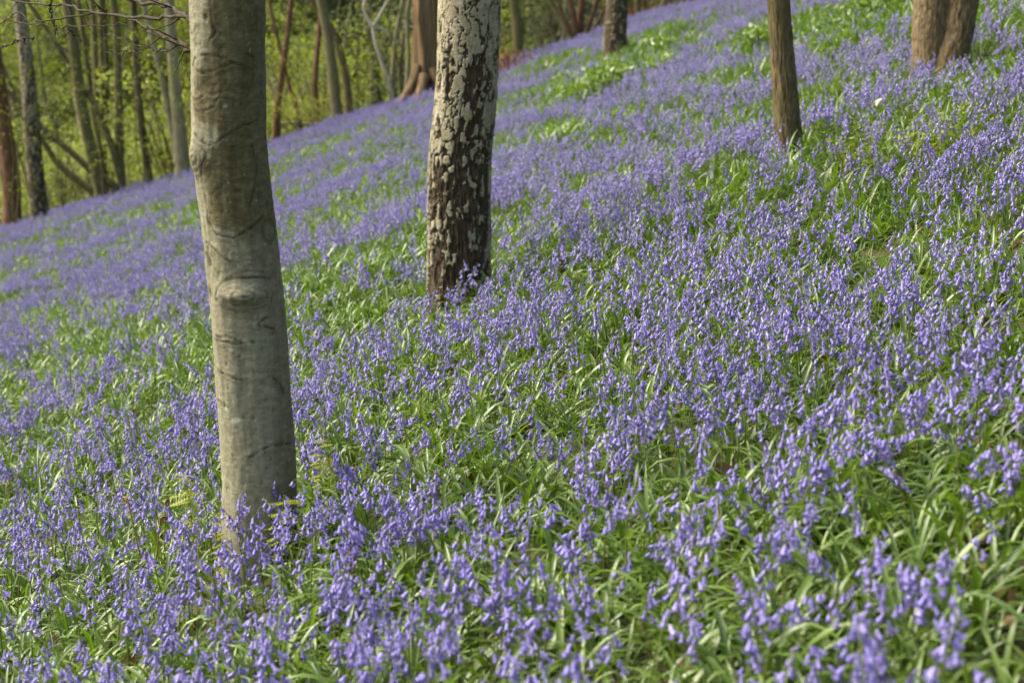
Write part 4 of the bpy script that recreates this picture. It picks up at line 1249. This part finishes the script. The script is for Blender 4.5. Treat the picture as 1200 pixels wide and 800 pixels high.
f1 = fern((-1.03, 4.36), 'yellow-green fern with upright frond and coiled tips left of the beech foot')
frond(f1, (0, 0, 0), .38, -1.75, .02, .7, 15, .065)
frond(f1, (.05, -.05, 0), .26, .4, .15, 1.5, 11, .05)
frond(f1, (-.02, -.06, .0), .28, -1.2, .35, 1.0, 10, .065, lo=.2)
crozier(f1, (-.12, -.16, 0), .27, 2.6, .22)
crozier(f1, (-.06, -.17, 0), .26, 1.2, .1)
crozier(f1, (-.09, -.19, 0), .22, .4, .15)
f2 = fern((-.80, 3.86), 'small pale fern frond standing against the front of the beech trunk')
frond(f2, (-.035, .02, 0), .26, -1.3, .02, 1.6, 12, .035, r=.0013)
frond(f2, (.0, -.03, 0), .17, 2.5, .2, 1.4, 9, .035, r=.0013)
f3 = fern((-.655, 3.90), 'bright fern with comb-like leaflets and curled tip at the right of the beech foot')
frond(f3, (0, 0, 0), .32, -1.25, .0, 2.4, 15, .070, lo=.28, stalk=FERN, sides=(-1, 1))
frond(f3, (.03, .02, 0), .22, .8, .2, 1.5, 11, .05, stalk=FERN)
f4 = fern((-.62, 4.36), 'yellow fern with a hooked tip behind the right side of the beech foot')
frond(f4, (0, 0, 0), .38, -1.2, .03, 2.4, 14, .045, lo=.35, stalk=FERN)
frond(f4, (.06, -.06, 0), .30, 1.5, .05, 2.0, 13, .04, lo=.3, stalk=FERN)
frond(f4, (.09, .02, 0), .30, -2.0, .12, 2.2, 13, .04, lo=.3, stalk=FERN)

# yellow seedlings on the right slope
for q, (sx, sy) in enumerate(((1.93, 6.78), (2.2, 7.05), (1.72, 7.2))):
    me = crown_mesh('foliage', 900 + q, 12, 7, .14, .20, .03, FERN, .35, .05)
    mb = MB()
    for w in range(5):
        a = rg.uniform(0, 6.28)
        mb.tube([(0, 0, -.02), (math.cos(a) * .04, math.sin(a) * .04, .12), (math.cos(a) * .11, math.sin(a) * .11, .24)], [.003, .0022, .001], 5)
    t = empty('seedling', (sx, sy, gz(sx, sy)), ['yellow-green seedling nearest the right edge among dense bluebells', 'yellow-green seedling furthest right of three among dense bluebells',
                                                  'yellow-green seedling furthest up the slope of three on the right'][q], 'seedling', 'yellow seedlings on the right slope')
    obj('stem', mb.mesh('stem', FERNSTALK), t)
    o = obj('foliage', me, t)
    o.location.z = .14


# ------------------------------------------------------------------ dead leaves
def dead_leaf_mesh(seed, L=.07, W=.045, mat=DEADLEAF):
    rg = random.Random(seed)
    nx, ny = 7, 5
    v, f = [], []
    cu, cw = rg.uniform(-.8, .8), rg.uniform(.3, 1.1)
    for i in range(nx):
        t = i / (nx - 1)
        w = W * (math.sin(math.pi * min(.98, .06 + t * .92)) ** .7) * (1 + .18 * math.sin(i * 2.7 + seed))
        for j in range(ny):
            s = j / (ny - 1) - .5
            v.append(((t - .5) * L, s * w, cw * W * 2.2 * s * s + cu * L * (t - .5) ** 2 + rg.uniform(-.002, .002)))
    for i in range(nx - 1):
        for j in range(ny - 1):
            a = i * ny + j
            f.append((a, a + 1, a + ny + 1, a + ny))
    return mesh('dead_leaf', v, f, mat)


DL = [dead_leaf_mesh(i) for i in range(4)]
n = 1700
x, y, rgn = field_points(n, 51, 1.45, 14)
n = len(x)
s = rgn.uniform(.6, 1.3, n)
scatter('leaf_litter', np.stack([x, y, ground(x, y) + .012], -1), np.stack([rgn.normal(0, .35, n), rgn.normal(0, .35, n), rgn.uniform(0, 6.28, n)], -1), np.repeat(s[:, None], 3, 1), rgn.integers(0, 4, n), DL,
        'brown leaf litter lying under the bluebell leaves')
for q, (lx, ly, h, sc_, mt, lab) in enumerate(((.86, 3.05, .10, .6, 0, 'upper brown dead leaf caught among strap leaves at the lower right'), (.87, 2.98, .07, .6, 0, 'lower brown dead leaf caught among strap leaves at the lower right'),
                                              (.885, 2.36, .03, .7, 0, 'brown dead leaf on bare soil in the bottom right corner'), (2.21, 8.65, .20, .8, 1, 'small bleached leaf on the slope right of the young trunk'),
                                              (-.39, 3.33, .17, .9, 0, 'orange-brown dead leaf among bluebells below the big birch'), (.63, 25.6, .30, 1.6, 1, 'tiny bleached fleck among the far bluebells left of the small birch'))):
    o = obj('dead_leaf', dead_leaf_mesh(30 + q, mat=PALELEAF if mt else DEADLEAF))
    o.location = (lx, ly, gz(lx, ly) + h)
    o.rotation_euler = (1.0 + .2 * q, .3 * q, q * 1.1)
    o.scale = (sc_,) * 3
    tag(o, lab, 'leaf')
